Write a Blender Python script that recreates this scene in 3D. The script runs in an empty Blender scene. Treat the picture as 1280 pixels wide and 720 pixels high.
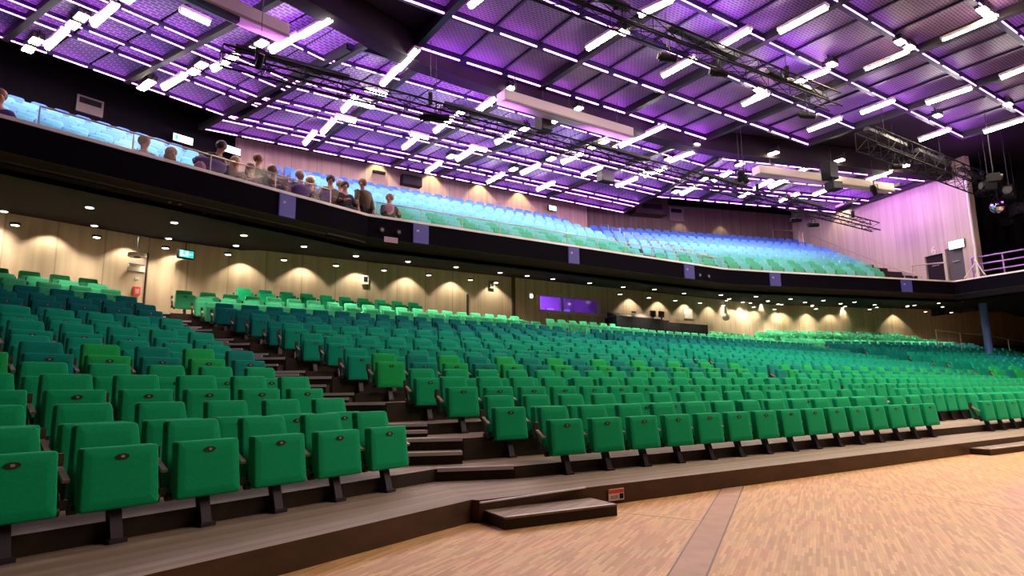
import bpy, bmesh, math, random
import numpy as np
from mathutils import Vector, Matrix

random.seed(7)
S = bpy.context.scene
COL = S.collection
# ------------------------------------------------------------------ camera, world, exposure
FPX, PITCH, ROLL, EYE = 785.0, math.radians(9.3), math.radians(-0.75), 1.13
S.view_settings.view_transform = 'Standard'
S.view_settings.look = 'None'
S.view_settings.exposure = 0.0
S.view_settings.gamma = 1.0
S.view_settings.use_curve_mapping = False
_cp, _sp = math.cos(PITCH), math.sin(PITCH)
FW = np.array([0, _cp, _sp])
_U0 = np.array([0, -_sp, _cp])
_X0 = np.array([1.0, 0, 0])
_c, _s = math.cos(ROLL), math.sin(ROLL)
CX = _c * _X0 + _s * _U0
CU = -_s * _X0 + _c * _U0
CAM = np.array([0, 0, EYE])
cd = bpy.data.cameras.new('camera')
cd.sensor_width = 36.0
cd.lens = FPX / 1280 * 36
cd.clip_end = 200
co = bpy.data.objects.new('camera', cd)
COL.objects.link(co)
M3 = Matrix(((CX[0], CU[0], -FW[0], 0), (CX[1], CU[1], -FW[1], 0), (CX[2], CU[2], -FW[2], EYE), (0, 0, 0, 1)))
co.matrix_world = M3
S.camera = co
W = bpy.data.worlds.new('world')
S.world = W
W.use_nodes = True
W.node_tree.nodes['Background'].inputs[0].default_value = (0.30, 0.22, 0.34, 1)
W.node_tree.nodes['Background'].inputs[1].default_value = 0.02
TUBE_E, FLOOD_E, LED_E = 75.0, 150.0, 17.0
DOWN_W, WASH_W = 330.0, 120.0
HOUSE_W = 218.0


def proj(P):
    d = np.asarray(P, float) - CAM
    z = d @ FW
    return 640 + FPX * (d @ CX) / z, 360 - FPX * (d @ CU) / z, z


def ray(x, y):
    return FW + (x - 640) / FPX * CX - (y - 360) / FPX * CU


def on_z(x, y, z):
    d = ray(x, y)
    return CAM + d * ((z - EYE) / d[2])


def on_plane(x, y, P0, n):
    d = ray(x, y)
    return CAM + d * (((np.asarray(P0) - CAM) @ n) / (d @ n))


def frame(deg):
    a = math.radians(deg)
    return np.array([math.cos(a), math.sin(a), 0]), np.array([-math.sin(a), math.cos(a), 0])


TL, NL = frame(53.0)   # near side facet of the hall
TC, NC = frame(34.0)   # middle facet
TR, NR = frame(17.0)   # far facet


def pt(fr, t, n, z):
    return fr[0] * t + fr[1] * n + np.array([0, 0, z])


L, C, R = (TL, NL), (TC, NC), (TR, NR)


def isect(p1, d1, p2, d2):
    A = np.array([[d1[0], -d2[0]], [d1[1], -d2[1]]])
    s = np.linalg.solve(A, (np.asarray(p2) - np.asarray(p1))[:2])
    return np.asarray(p1) + s[0] * np.asarray(d1)


# ------------------------------------------------------------------ materials
MATS = {}


def mat(name, col, rough=0.6, metal=0.0, emit=None, es=0.0, spec=0.5, sheen=0.0):
    m = bpy.data.materials.new(name)
    m.use_nodes = True
    b = m.node_tree.nodes['Principled BSDF']
    b.inputs['Base Color'].default_value = (*col, 1)
    b.inputs['Roughness'].default_value = rough
    b.inputs['Metallic'].default_value = metal
    b.inputs['Specular IOR Level'].default_value = spec
    if sheen:
        b.inputs['Sheen Weight'].default_value = sheen
    if emit:
        b.inputs['Emission Color'].default_value = (*emit, 1)
        b.inputs['Emission Strength'].default_value = es
    MATS[name] = m
    return m


def nodes(m):
    return m.node_tree.nodes, m.node_tree.links, m.node_tree.nodes['Principled BSDF']


def noisy(name, c1, c2, scale, rough=0.7, stretch=(1, 1, 1), detail=4, bump=0.0, spec=0.3):
    m = mat(name, c1, rough, spec=spec)
    N, K, b = nodes(m)
    tc = N.new('ShaderNodeTexCoord')
    mp = N.new('ShaderNodeMapping')
    mp.inputs['Scale'].default_value = stretch
    nz = N.new('ShaderNodeTexNoise')
    nz.inputs['Scale'].default_value = scale
    nz.inputs['Detail'].default_value = detail
    cr = N.new('ShaderNodeValToRGB')
    cr.color_ramp.elements[0].position = 0.3
    cr.color_ramp.elements[1].position = 0.7
    cr.color_ramp.elements[0].color = (*c1, 1)
    cr.color_ramp.elements[1].color = (*c2, 1)
    K.new(tc.outputs['Object'], mp.inputs['Vector'])
    K.new(mp.outputs[0], nz.inputs['Vector'])
    K.new(nz.outputs['Fac'], cr.inputs[0])
    K.new(cr.outputs[0], b.inputs['Base Color'])
    if bump:
        bp = N.new('ShaderNodeBump')
        bp.inputs['Strength'].default_value = bump
        K.new(nz.outputs['Fac'], bp.inputs['Height'])
        K.new(bp.outputs[0], b.inputs['Normal'])
    return m


def fabric(name, c):
    m = noisy(name, tuple(v * 0.92 for v in c), tuple(min(1, v * 1.08) for v in c), 60, 0.8, spec=0.08)
    b = m.node_tree.nodes['Principled BSDF']
    b.inputs['Sheen Weight'].default_value = 0.25
    b.inputs['Sheen Roughness'].default_value = 0.35
    b.inputs['Sheen Tint'].default_value = (min(1, c[0] + .25), min(1, c[1] + .5), min(1, c[2] + .35), 1)
    return m


fabric('fabric_green', (0.003, 0.285, 0.120))
fabric('fabric_leaf', (0.008, 0.32, 0.080))
fabric('fabric_petrol', (0.002, 0.180, 0.150))
fabric('fabric_teal', (0.002, 0.255, 0.165))
fabric('fabric_sea', (0.002, 0.180, 0.150))
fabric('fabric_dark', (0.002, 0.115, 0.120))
fabric('fabric_green_lit', (0.045, 0.370, 0.180))  # rear-row green lightened: the strong downlight is put into the colour
fabric('fabric_b_green', (0.09, 0.47, 0.28))
fabric('fabric_b_aqua', (0.15, 0.56, 0.53))
fabric('fabric_b_cyan', (0.17, 0.51, 0.66))
fabric('fabric_b_sky', (0.13, 0.36, 0.78))
fabric('fabric_b_blue', (0.07, 0.18, 0.62))
mat('seat_metal', (0.035, 0.022, 0.045), 0.45, 0.3)
mat('arm_wood', (0.27, 0.185, 0.14), 0.5)
mat('arm_plate', (0.050, 0.022, 0.020), 0.5)
mat('black_plastic', (0.012, 0.010, 0.012), 0.45)
mat('plate_grey', (0.30, 0.26, 0.26), 0.5)
mat('plate_white', (0.55, 0.48, 0.45), 0.5)
mat('seat_shell_wood', (0.23, 0.14, 0.10), 0.6)
mat('black', (0.006, 0.005, 0.007), 0.7, spec=0.2)
mat('ceiling_black', (0.005, 0.004, 0.006), 0.8, spec=0.1)
mat('void_grey', (0.020, 0.014, 0.021), 0.8, spec=0.1)
mat('booth_wall', (0.30, 0.26, 0.30), 0.8)
mat('door_grey', (0.075, 0.065, 0.07), 0.5)
mat('fascia', (0.0035, 0.0025, 0.006), 0.7, spec=0.03)
mat('fascia_lower', (0.07, 0.052, 0.038), 0.7, spec=0.1)
mat('ledge', (0.85, 0.76, 0.76), 0.4)
mat('dark_wood', (0.045, 0.025, 0.020), 0.5)
mat('steel', (0.42, 0.36, 0.28), 0.35, 0.6)
mat('steel_dark', (0.030, 0.025, 0.032), 0.5, 0.5)
mat('beam_blue', (0.020, 0.014, 0.060), 0.5, 0.3)
mat('beam_dark', (0.009, 0.006, 0.013), 0.5, 0.3)
mat('girder', (0.52, 0.45, 0.40), 0.5)
mat('white_paint', (0.75, 0.72, 0.68), 0.5)
mat('grey_panel', (0.22, 0.19, 0.15), 0.6)
mat('red', (0.70, 0.045, 0.03), 0.5)
mat('yellow', (0.8, 0.5, 0.05), 0.5)
mat('sign_blue', (0.08, 0.12, 0.45), 0.5)
mat('blue_column', (0.09, 0.19, 0.52), 0.5)
mat('sign_pink', (0.45, 0.30, 0.40), 0.5)
mat('tube', (0.9, 0.9, 0.9), 0.4, emit=(1.0, 0.90, 0.80), es=TUBE_E)
mat('flood', (0.9, 0.9, 0.8), 0.4, emit=(1.0, 0.82, 0.52), es=FLOOD_E)
mat('flood_soft', (0.9, 0.9, 0.85), 0.4, emit=(1.0, 0.88, 0.72), es=6.0)
mat('led', (0.6, 0.4, 0.8), 0.4, emit=(0.80, 0.19, 1.0), es=LED_E)
mat('led_dim', (0.35, 0.3, 0.6), 0.4, emit=(0.60, 0.18, 1.0), es=14.0)
mat('downlight_lens', (0.9, 0.85, 0.8), 0.4, emit=(1.0, 0.86, 0.68), es=9.0)
mat('exit_white', (0.6, 0.9, 0.8), 0.4, emit=(0.72, 1.0, 0.92), es=4.0)
mat('exit_green', (0.05, 0.5, 0.4), 0.4, emit=(0.05, 0.55, 0.50), es=1.2)
mat('window_glow', (0.05, 0.02, 0.1), 0.5, emit=(0.28, 0.20, 0.9), es=1.4)
mat('fascia_light', (0.035, 0.03, 0.13), 0.6, emit=(0.085, 0.065, 0.32), es=0.28)
mat('skin', (0.48, 0.24, 0.16), 0.6)
mat('hair_brown', (0.22, 0.10, 0.05), 0.6)
mat('hair_dark', (0.035, 0.02, 0.015), 0.6)
mat('hair_blond', (0.60, 0.38, 0.17), 0.6)
mat('hair_grey', (0.5, 0.40, 0.33), 0.6)
mat('cloth_black', (0.018, 0.013, 0.022), 0.85)
mat('cloth_purple', (0.075, 0.022, 0.16), 0.85)
mat('cloth_brown', (0.13, 0.085, 0.055), 0.85)
mat('cloth_grey', (0.20, 0.16, 0.12), 0.85)
mat('cloth_plum', (0.09, 0.03, 0.05), 0.85)
mat('cloth_pink', (0.42, 0.16, 0.28), 0.85)
mat('cloth_cyan', (0.12, 0.38, 0.42), 0.85)
noisy('drape', (0.010, 0.008, 0.010), (0.018, 0.014, 0.018), 2.0, 0.9, (1, 1, .1))
noisy('riser', (0.020, 0.011, 0.010), (0.036, 0.020, 0.016), 3.0, 0.55, (1, 1, 2))
noisy('stage_fascia', (0.055, 0.028, 0.018), (0.085, 0.043, 0.028), 3.0, 0.5, (1, 1, 3))
mat('nosing', (0.66, 0.60, 0.68), 0.35, 0.3)


def tier_mat(name, ang):
    m = mat(name, (0.3, 0.24, 0.2), 0.55, spec=0.3)
    N, K, b = nodes(m)
    tc = N.new('ShaderNodeTexCoord')
    mp = N.new('ShaderNodeMapping')
    mp.vector_type = 'TEXTURE'
    mp.inputs['Rotation'].default_value = (0, 0, math.radians(ang))
    mp.inputs['Scale'].default_value = (6.0, .09, 1)
    nz = N.new('ShaderNodeTexNoise')
    nz.inputs['Scale'].default_value = 1.0
    nz.inputs['Detail'].default_value = 3
    cr = N.new('ShaderNodeValToRGB')
    cr.color_ramp.elements[0].position = .32
    cr.color_ramp.elements[1].position = .66
    cr.color_ramp.elements[0].color = (0.135, 0.095, 0.070, 1)
    cr.color_ramp.elements[1].color = (0.255, 0.190, 0.145, 1)
    K.new(tc.outputs['Object'], mp.inputs['Vector'])
    K.new(mp.outputs[0], nz.inputs['Vector'])
    K.new(nz.outputs['Fac'], cr.inputs[0])
    K.new(cr.outputs[0], b.inputs['Base Color'])
    return m


tier_mat('tier_near', 54.57)
tier_mat('tier_mid', 34.0)


def wall_mat(name, c1, c2, ang, width=1.2, dark=0.75):
    """pale veneer panels: vertical grain and thin joints, by world position along the wall"""
    m = mat(name, c1, 0.55, spec=0.25)
    N, K, b = nodes(m)
    tc = N.new('ShaderNodeTexCoord')
    mp = N.new('ShaderNodeMapping')
    mp.vector_type = 'TEXTURE'
    mp.inputs['Rotation'].default_value = (0, 0, math.radians(ang))
    K.new(tc.outputs['Object'], mp.inputs['Vector'])
    sx = N.new('ShaderNodeSeparateXYZ')
    K.new(mp.outputs[0], sx.inputs[0])
    cb = N.new('ShaderNodeCombineXYZ')
    ms = N.new('ShaderNodeMath'); ms.operation = 'MULTIPLY'; ms.inputs[1].default_value = 0.15
    mt = N.new('ShaderNodeMath'); mt.operation = 'MULTIPLY'; mt.inputs[1].default_value = 5.0
    K.new(sx.outputs['X'], mt.inputs[0]); K.new(sx.outputs['Z'], ms.inputs[0])
    K.new(mt.outputs[0], cb.inputs['X']); K.new(ms.outputs[0], cb.inputs['Z'])
    nz = N.new('ShaderNodeTexNoise')
    nz.inputs['Scale'].default_value = 1.0
    nz.inputs['Detail'].default_value = 3
    K.new(cb.outputs[0], nz.inputs['Vector'])
    cr = N.new('ShaderNodeValToRGB')
    cr.color_ramp.elements[0].position = .35
    cr.color_ramp.elements[1].position = .65
    cr.color_ramp.elements[0].color = (*c1, 1)
    cr.color_ramp.elements[1].color = (*c2, 1)
    K.new(nz.outputs['Fac'], cr.inputs[0])
    dv = N.new('ShaderNodeMath'); dv.operation = 'DIVIDE'; dv.inputs[1].default_value = width
    fr_ = N.new('ShaderNodeMath'); fr_.operation = 'FRACT'
    lt = N.new('ShaderNodeMath'); lt.operation = 'LESS_THAN'; lt.inputs[1].default_value = 0.03
    K.new(sx.outputs['X'], dv.inputs[0]); K.new(dv.outputs[0], fr_.inputs[0]); K.new(fr_.outputs[0], lt.inputs[0])
    mx = N.new('ShaderNodeMix'); mx.data_type = 'RGBA'
    mx.inputs['B'].default_value = (c1[0] * dark, c1[1] * dark, c1[2] * dark, 1)
    K.new(lt.outputs[0], mx.inputs['Factor'])
    K.new(cr.outputs[0], mx.inputs['A'])
    K.new(mx.outputs['Result'], b.inputs['Base Color'])
    return m


wall_mat('veneer_near', (0.40, 0.315, 0.225), (0.49, 0.395, 0.29), 53, 1.15)
wall_mat('veneer_mid', (0.43, 0.335, 0.23), (0.52, 0.415, 0.30), 34, 1.15)
wall_mat('veneer_far', (0.42, 0.32, 0.20), (0.52, 0.40, 0.26), 17, 1.15)
wall_mat('veneer_shaded', (0.10, 0.08, 0.06), (0.15, 0.12, 0.09), 53, 1.3)  # darker veneer copies: shade on the balcony rear walls put into the colour
wall_mat('veneer_far_shaded', (0.11, 0.085, 0.06), (0.16, 0.125, 0.09), 17, 1.3)
wall_mat('veneer_side', (0.44, 0.35, 0.30), (0.55, 0.45, 0.38), 107, 0.9, 0.9)


def panel_mat(name, ang, near):
    """expanded-metal ceiling mesh, purple light tinted into its colour: rows of small diamond slots"""
    m = mat(name, (0.40, 0.30, 0.46), 0.5, 0.0, spec=0.3)
    N, K, b = nodes(m)
    tc = N.new('ShaderNodeTexCoord')
    mp = N.new('ShaderNodeMapping')
    mp.vector_type = 'TEXTURE'
    mp.inputs['Rotation'].default_value = (0, 0, math.radians(ang))
    K.new(tc.outputs['Object'], mp.inputs['Vector'])
    br = N.new('ShaderNodeTexBrick')
    br.offset = 0.5
    br.inputs['Scale'].default_value = 1.0
    br.inputs['Brick Width'].default_value = 0.16 if near else 0.24
    br.inputs['Row Height'].default_value = 0.085 if near else 0.13
    br.inputs['Mortar Size'].default_value = 0.016 if near else 0.02
    br.inputs['Mortar Smooth'].default_value = 0.3
    q = .72 if near else 1.0  # near mesh darkened against warm light bounced off the floor
    br.inputs['Color1'].default_value = (0.125 * q, 0.078 * q, 0.215 * q, 1)  # grey mesh takes the purple of the led light into its colour
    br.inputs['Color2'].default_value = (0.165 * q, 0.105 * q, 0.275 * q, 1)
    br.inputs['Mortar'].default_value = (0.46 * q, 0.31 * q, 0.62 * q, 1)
    K.new(mp.outputs[0], br.inputs['Vector'])
    nz = N.new('ShaderNodeTexNoise')
    nz.inputs['Scale'].default_value = 0.55
    nz.inputs['Detail'].default_value = 5
    cr = N.new('ShaderNodeValToRGB')
    cr.color_ramp.elements[0].position = .3
    cr.color_ramp.elements[1].position = .7
    cr.color_ramp.elements[0].color = (0.62, 0.55, 0.72, 1)
    cr.color_ramp.elements[1].color = (1, 0.95, 1, 1)
    K.new(tc.outputs['Object'], nz.inputs['Vector'])
    K.new(nz.outputs['Fac'], cr.inputs[0])
    mx = N.new('ShaderNodeMix'); mx.data_type = 'RGBA'; mx.blend_type = 'MULTIPLY'
    mx.inputs['Factor'].default_value = 1.0
    K.new(br.outputs['Color'], mx.inputs['A'])
    K.new(cr.outputs[0], mx.inputs['B'])
    K.new(mx.outputs['Result'], b.inputs['Base Color'])
    return m


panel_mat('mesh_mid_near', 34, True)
panel_mat('mesh_near', 53, False)
panel_mat('mesh_mid', 34, False)
panel_mat('mesh_far', 17, False)


def parquet():
    m = mat('parquet', (0.5, 0.3, 0.15), 0.38, spec=0.35)
    N, K, b = nodes(m)
    tc = N.new('ShaderNodeTexCoord')
    mp = N.new('ShaderNodeMapping')
    mp.vector_type = 'TEXTURE'
    mp.inputs['Rotation'].default_value = (0, 0, math.radians(90 - 25.7))
    K.new(tc.outputs['Object'], mp.inputs['Vector'])
    br = N.new('ShaderNodeTexBrick')
    br.offset = 0.37
    br.inputs['Scale'].default_value = 1.0
    br.inputs['Brick Width'].default_value = 0.25
    br.inputs['Row Height'].default_value = 0.023
    br.inputs['Mortar Size'].default_value = 0.0006
    br.inputs['Bias'].default_value = -0.1
    br.inputs['Color1'].default_value = (0.46, 0.222, 0.080, 1)
    br.inputs['Color2'].default_value = (0.70, 0.41, 0.165, 1)
    br.inputs['Mortar'].default_value = (0.27, 0.14, 0.06, 1)
    K.new(mp.outputs[0], br.inputs['Vector'])
    nz = N.new('ShaderNodeTexNoise')
    nz.inputs['Scale'].default_value = 3.0
    nz.inputs['Detail'].default_value = 6
    K.new(mp.outputs[0], nz.inputs['Vector'])
    mx = N.new('ShaderNodeMix'); mx.data_type = 'RGBA'; mx.blend_type = 'MULTIPLY'
    mx.inputs['Factor'].default_value = 0.35
    K.new(br.outputs['Color'], mx.inputs['A'])
    K.new(nz.outputs['Color'], mx.inputs['B'])
    gm = N.new('ShaderNodeHueSaturation')
    gm.inputs['Value'].default_value = 1.15
    gm.inputs['Saturation'].default_value = 0.95
    K.new(mx.outputs['Result'], gm.inputs['Color'])
    K.new(gm.outputs[0], b.inputs['Base Color'])
    return m


parquet()
noisy('parquet_band', (0.35, 0.185, 0.115), (0.44, 0.24, 0.155), 6, 0.4, (1, 1, 1))
mat('parquet_line', (0.10, 0.05, 0.03), 0.5)
mat('parquet_inlay', (0.62, 0.36, 0.14), 0.4)


def glass_mat(name, tint, gloss=0.08):
    m = bpy.data.materials.new(name)
    m.use_nodes = True
    N, K = m.node_tree.nodes, m.node_tree.links
    N.clear()
    o = N.new('ShaderNodeOutputMaterial')
    t = N.new('ShaderNodeBsdfTransparent')
    t.inputs[0].default_value = (*tint, 1)
    g = N.new('ShaderNodeBsdfGlossy')
    g.inputs['Roughness'].default_value = 0.12
    x = N.new('ShaderNodeMixShader')
    x.inputs[0].default_value = gloss
    K.new(t.outputs[0], x.inputs[1]); K.new(g.outputs[0], x.inputs[2]); K.new(x.outputs[0], o.inputs[0])
    MATS[name] = m


glass_mat('glass', (0.95, 0.96, 0.97), 0.012)
glass_mat('booth_glass', (0.75, 0.68, 0.9), 0.18)


# ------------------------------------------------------------------ mesh helpers
class MB:
    def __init__(self):
        self.v, self.f, self.m, self.mats, self.sm = [], [], [], [], []

    def mi(self, name):
        if name not in self.mats:
            self.mats.append(name)
        return self.mats.index(name)

    def add(self, vs, fs, mname, smooth=False):
        k = len(self.v)
        i = self.mi(mname)
        self.v += [tuple(float(c) for c in p) for p in vs]
        for f in fs:
            self.f.append(tuple(j + k for j in f)); self.m.append(i); self.sm.append(smooth)

    def box(self, lo, hi, mname, M=None):
        x0, y0, z0 = lo; x1, y1, z1 = hi
        vs = [(x0, y0, z0), (x1, y0, z0), (x1, y1, z0), (x0, y1, z0), (x0, y0, z1), (x1, y0, z1), (x1, y1, z1), (x0, y1, z1)]
        if M is not None:
            vs = [tuple(M @ Vector(v)) for v in vs]
        self.add(vs, [(0, 3, 2, 1), (4, 5, 6, 7), (0, 1, 5, 4), (1, 2, 6, 5), (2, 3, 7, 6), (3, 0, 4, 7)], mname)

    def prism(self, poly, z0, z1, mname, side=None):
        """poly: list of (x,y) anticlockwise; z0/z1 scalars"""
        n = len(poly)
        vs = [(p[0], p[1], z0) for p in poly] + [(p[0], p[1], z1) for p in poly]
        self.add(vs, [tuple(range(n, 2 * n))], mname)
        self.add(vs, [tuple(reversed(range(n)))] + [(i, (i + 1) % n, n + (i + 1) % n, n + i) for i in range(n)], side or mname)

    def bar(self, a, b, w, h, mname, up=(0, 0, 1)):
        a, b, up = Vector(a), Vector(b), Vector(up)
        d = (b - a)
        if d.length < 1e-6:
            return
        d.normalize()
        s = d.cross(up)
        if s.length < 1e-4:
            s = d.cross(Vector((1, 0, 0)))
        s.normalize()
        u = s.cross(d).normalized()
        vs = []
        for p in (a, b):
            for (i, j) in ((-1, -1), (1, -1), (1, 1), (-1, 1)):
                vs.append(p + s * (i * w / 2) + u * (j * h / 2))
        self.add(vs, [(0, 1, 2, 3), (7, 6, 5, 4), (0, 4, 5, 1), (1, 5, 6, 2), (2, 6, 7, 3), (3, 7, 4, 0)], mname)

    def tube(self, a, b, r, mname, n=8, r2=None):
        a, b = Vector(a), Vector(b)
        d = (b - a).normalized()
        s = d.cross(Vector((0, 0, 1)))
        if s.length < 1e-3:
            s = d.cross(Vector((1, 0, 0)))
        s.normalize()
        u = s.cross(d)
        r2 = r if r2 is None else r2
        vs = []
        for p, rr in ((a, r), (b, r2)):
            for i in range(n):
                t = 2 * math.pi * i / n
                vs.append(p + (s * math.cos(t) + u * math.sin(t)) * rr)
        self.add(vs, [(i, i + n, (i + 1) % n + n, (i + 1) % n) for i in range(n)], mname, True)
        self.add(vs, [tuple(range(n)), tuple(reversed(range(n, 2 * n)))], mname)

    def rings(self, rings, mname, smooth=True, caps=True):
        n = len(rings[0])
        vs = [p for r in rings for p in r]
        fs = []
        for k in range(len(rings) - 1):
            for i in range(n):
                fs.append((k * n + i, k * n + (i + 1) % n, (k + 1) * n + (i + 1) % n, (k + 1) * n + i))
        self.add(vs, fs, mname, smooth)
        if caps:
            self.add(vs, [tuple(reversed(range(n))), tuple(range((len(rings) - 1) * n, len(rings) * n))], mname, smooth)

    def ball(self, c, r, mname, n=10, m=6, sx=1, sy=1, sz=1):
        R_ = []
        for j in range(1, m):
            th = math.pi * j / m
            R_.append([(c[0] + r * sx * math.sin(th) * math.cos(2 * math.pi * i / n), c[1] + r * sy * math.sin(th) * math.sin(2 * math.pi * i / n), c[2] - r * sz * math.cos(th)) for i in range(n)])
        self.rings(R_, mname)

    def mesh(self, name):
        me = bpy.data.meshes.new(name)
        me.from_pydata(self.v, [], self.f)
        for nme in self.mats:
            me.materials.append(MATS[nme])
        me.polygons.foreach_set('material_index', self.m)
        me.polygons.foreach_set('use_smooth', self.sm)
        me.update()
        return me

    def build(self, name, parent=None, **kw):
        o = bpy.data.objects.new(name, self.mesh(name))
        COL.objects.link(o)
        if parent is not None:
            o.parent = parent
        return tag(o, **kw)


def tag(o, label=None, cat=None, group=None, kind=None):
    if label: o['label'] = label
    if cat: o['category'] = cat
    if group: o['group'] = group
    if kind: o['kind'] = kind
    return o


def empty(name, loc=(0, 0, 0), rz=0.0, **kw):
    o = bpy.data.objects.new(name, None)
    o.empty_display_size = 0.1
    COL.objects.link(o)
    o.location = [float(v) for v in loc]
    o.rotation_euler = (0, 0, rz)
    return tag(o, **kw)


def struct(mb, name):
    return mb.build(name, kind='structure')


def copy_tree(o, parent=None):
    c = o.copy()
    COL.objects.link(c)
    c.parent = parent
    for ch in list(o.children):
        copy_tree(ch, c)
    return c


def area(name, loc, target, sx, sy, energy, col, spread=180):
    l = bpy.data.lights.new(name, 'AREA')
    l.shape = 'RECTANGLE'; l.size = sx; l.size_y = sy
    l.energy = energy; l.color = col; l.spread = math.radians(spread)
    o = bpy.data.objects.new(name, l)
    COL.objects.link(o)
    o.location = [float(v) for v in loc]
    d = Vector([float(v) for v in target]) - o.location
    o.rotation_euler = d.to_track_quat('-Z', 'Y').to_euler()
    return o


def spot(name, loc, target, energy, col, ang=70, blend=.5, rad=0.05):
    l = bpy.data.lights.new(name, 'SPOT')
    l.energy = energy; l.color = col; l.spot_size = math.radians(ang); l.spot_blend = blend; l.shadow_soft_size = rad
    o = bpy.data.objects.new(name, l)
    COL.objects.link(o)
    o.location = [float(v) for v in loc]
    d = Vector([float(v) for v in target]) - o.location
    o.rotation_euler = d.to_track_quat('-Z', 'Y').to_euler()
    return o


ONES = 'zeroth first second third fourth fifth sixth seventh eighth ninth tenth eleventh twelfth thirteenth fourteenth fifteenth sixteenth seventeenth eighteenth nineteenth'.split()
TENS = {2: 'twent', 3: 'thirt', 4: 'fort', 5: 'fift', 6: 'sixt'}


def nth(n):
    if n < 20:
        return ONES[n]
    t, u = divmod(n, 10)
    return TENS[t] + 'ieth' if u == 0 else TENS[t] + 'y-' + ONES[u]


# ------------------------------------------------------------------ key geometry of the stalls
LA, RA = 54.57, 32.36
PL = np.array([-2.9654, 3.8147, 0.0])
PR = np.array([0.5985, 7.3604, 0.0])
tL, nL = frame(LA)
tR, nR = frame(RA)
PITCHROW, SP, PLAT = 0.88, 0.60, 0.19
ZR = [0, .13, .39, .53, .80, .935, 1.20, 1.32, 1.59, 1.71, 1.96, 2.11, 2.37, 2.51, 2.73, 3.0]
ZL = ZR[:10] + [2.05, 2.31, 2.56, 2.78, 3.03]
ANG = [32.36, 34.5, 36, 37] + [37.6] * 13


def rowC(i, off=0.0):
    """point and direction of middle-block row line i (0 = front), shifted back by off"""
    a = ANG[max(0, min(i, 15))]
    t, n = frame(a)
    return PR + (i * PITCHROW + off) * nR, t, n


def rowL(i, off=0.0):
    return PL + (i * PITCHROW + off) * nL, tL, nL


B_Z = 6.2                                   # balcony floor edge
SOF = 5.2                                   # underside of the balcony at its front
SOFB = 5.85                                 # and at the rear wall
# balcony front edge (plan)
BF = [pt(L, -9, 13.87, 0), on_z(415, 255, B_Z), on_z(460, 267.5, B_Z), on_z(905, 335, B_Z), on_z(960, 338.5, B_Z), on_z(1192, 351, B_Z)]
BF += [BF[-1] + (on_z(1280, 337, B_Z) - BF[-1]) * 4.0]
BF = [np.array([p[0], p[1], 0]) for p in BF]


def offset_poly(P, d):
    """shift a polyline backwards (away from the stage) by d"""
    out = []
    seg = []
    for a, b in zip(P[:-1], P[1:]):
        t = (b - a) / np.linalg.norm(b - a)
        n = np.array([-t[1], t[0], 0])
        seg.append((a + n * d, t))
    out.append(seg[0][0])
    for (p, t), (q, u) in zip(seg[:-1], seg[1:]):
        out.append(isect(p, t, q, u) if abs(t[0] * u[1] - t[1] * u[0]) > 1e-3 else q)
    a, b = P[-2], P[-1]
    t = (b - a) / np.linalg.norm(b - a)
    out.append(b + np.array([-t[1], t[0], 0]) * d)
    return out


def strip(mb, A, B, z0, z1, m):
    """wall / slab ribbons between two polylines: quads A(z0)-B(z1)"""
    n = len(A)
    vs = [(p[0], p[1], z0) for p in A] + [(p[0], p[1], z1) for p in B]
    mb.add(vs, [(i, i + 1, n + i + 1, n + i) for i in range(n - 1)], m)


def slab(mb, A, B, z0, z1, m, mtop=None):
    """closed slab between two plan polylines of equal length, from z0 up to z1"""
    for i in range(len(A) - 1):
        q = [A[i], A[i + 1], B[i + 1], B[i]]
        vs = [(p[0], p[1], z0) for p in q] + [(p[0], p[1], z1) for p in q]
        mb.add(vs, [(3, 2, 1, 0), (0, 1, 5, 4), (1, 2, 6, 5), (2, 3, 7, 6), (3, 0, 4, 7)], m)
        mb.add(vs, [(4, 5, 6, 7)], mtop or m)


# ================================================================== THE SETTING
mb = MB()
mb.box((-30, -12, -0.2), (48, 46, 0.0), 'parquet')
struct(mb, 'floor')
# inlaid band and thin inlay lines in the parquet
mb = MB()
b0, b1 = on_z(859, 720, 0), on_z(914.5, 612, 0)
d_ = (b1 - b0) / np.linalg.norm(b1 - b0)
s_ = np.array([d_[1], -d_[0], 0])
a0, a1 = b0 - d_ * 3.5, b1 + d_ * 0.3
wd = 0.11
mb.bar(a0 + [0, 0, .001], a1 + [0, 0, .001], wd * 2, .003, 'parquet_band')
for q in (-1, 1):
    mb.bar(a0 + s_ * wd * q + [0, 0, .0015], a1 + s_ * wd * q + [0, 0, .0015], .012, .003, 'parquet_line')
struct(mb, 'trim_1')
mb = MB()
for (p, q) in (((771, 640), (885, 652)), ((1062, 605), (1290, 640))):
    mb.bar(on_z(*p, 0) + [0, 0, .001], on_z(*q, 0) + [0, 0, .001], .022, .003, 'parquet_inlay')
struct(mb, 'trim_2')


def edge(i, side):
    """front edge line of tier i"""
    if i == 0:
        return (PL - 0.95 * nL, tL) if side == 'L' else (PR - 0.90 * nR, tR)
    if side == 'L':
        p, t, n = rowL(i - 1, 0.06); return p, t
    p, t, n = rowC(i - 1, 0.06); return p, t


LEFT_END = [5, 5.3, 5.58, 5.75, 6.15, 6.4, 6.75, 7.0, 7.35, 7.6, 7.85, 7.85, 7.9, 8.0, 8.2]
CSTART = [0, -.35, -.7, -.85, -1.3, -1.6, -1.75, -2.1, -2.35, -2.55, -2.9, -3.2, -3.75, -3.95, -4.2, -4.9]


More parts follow.
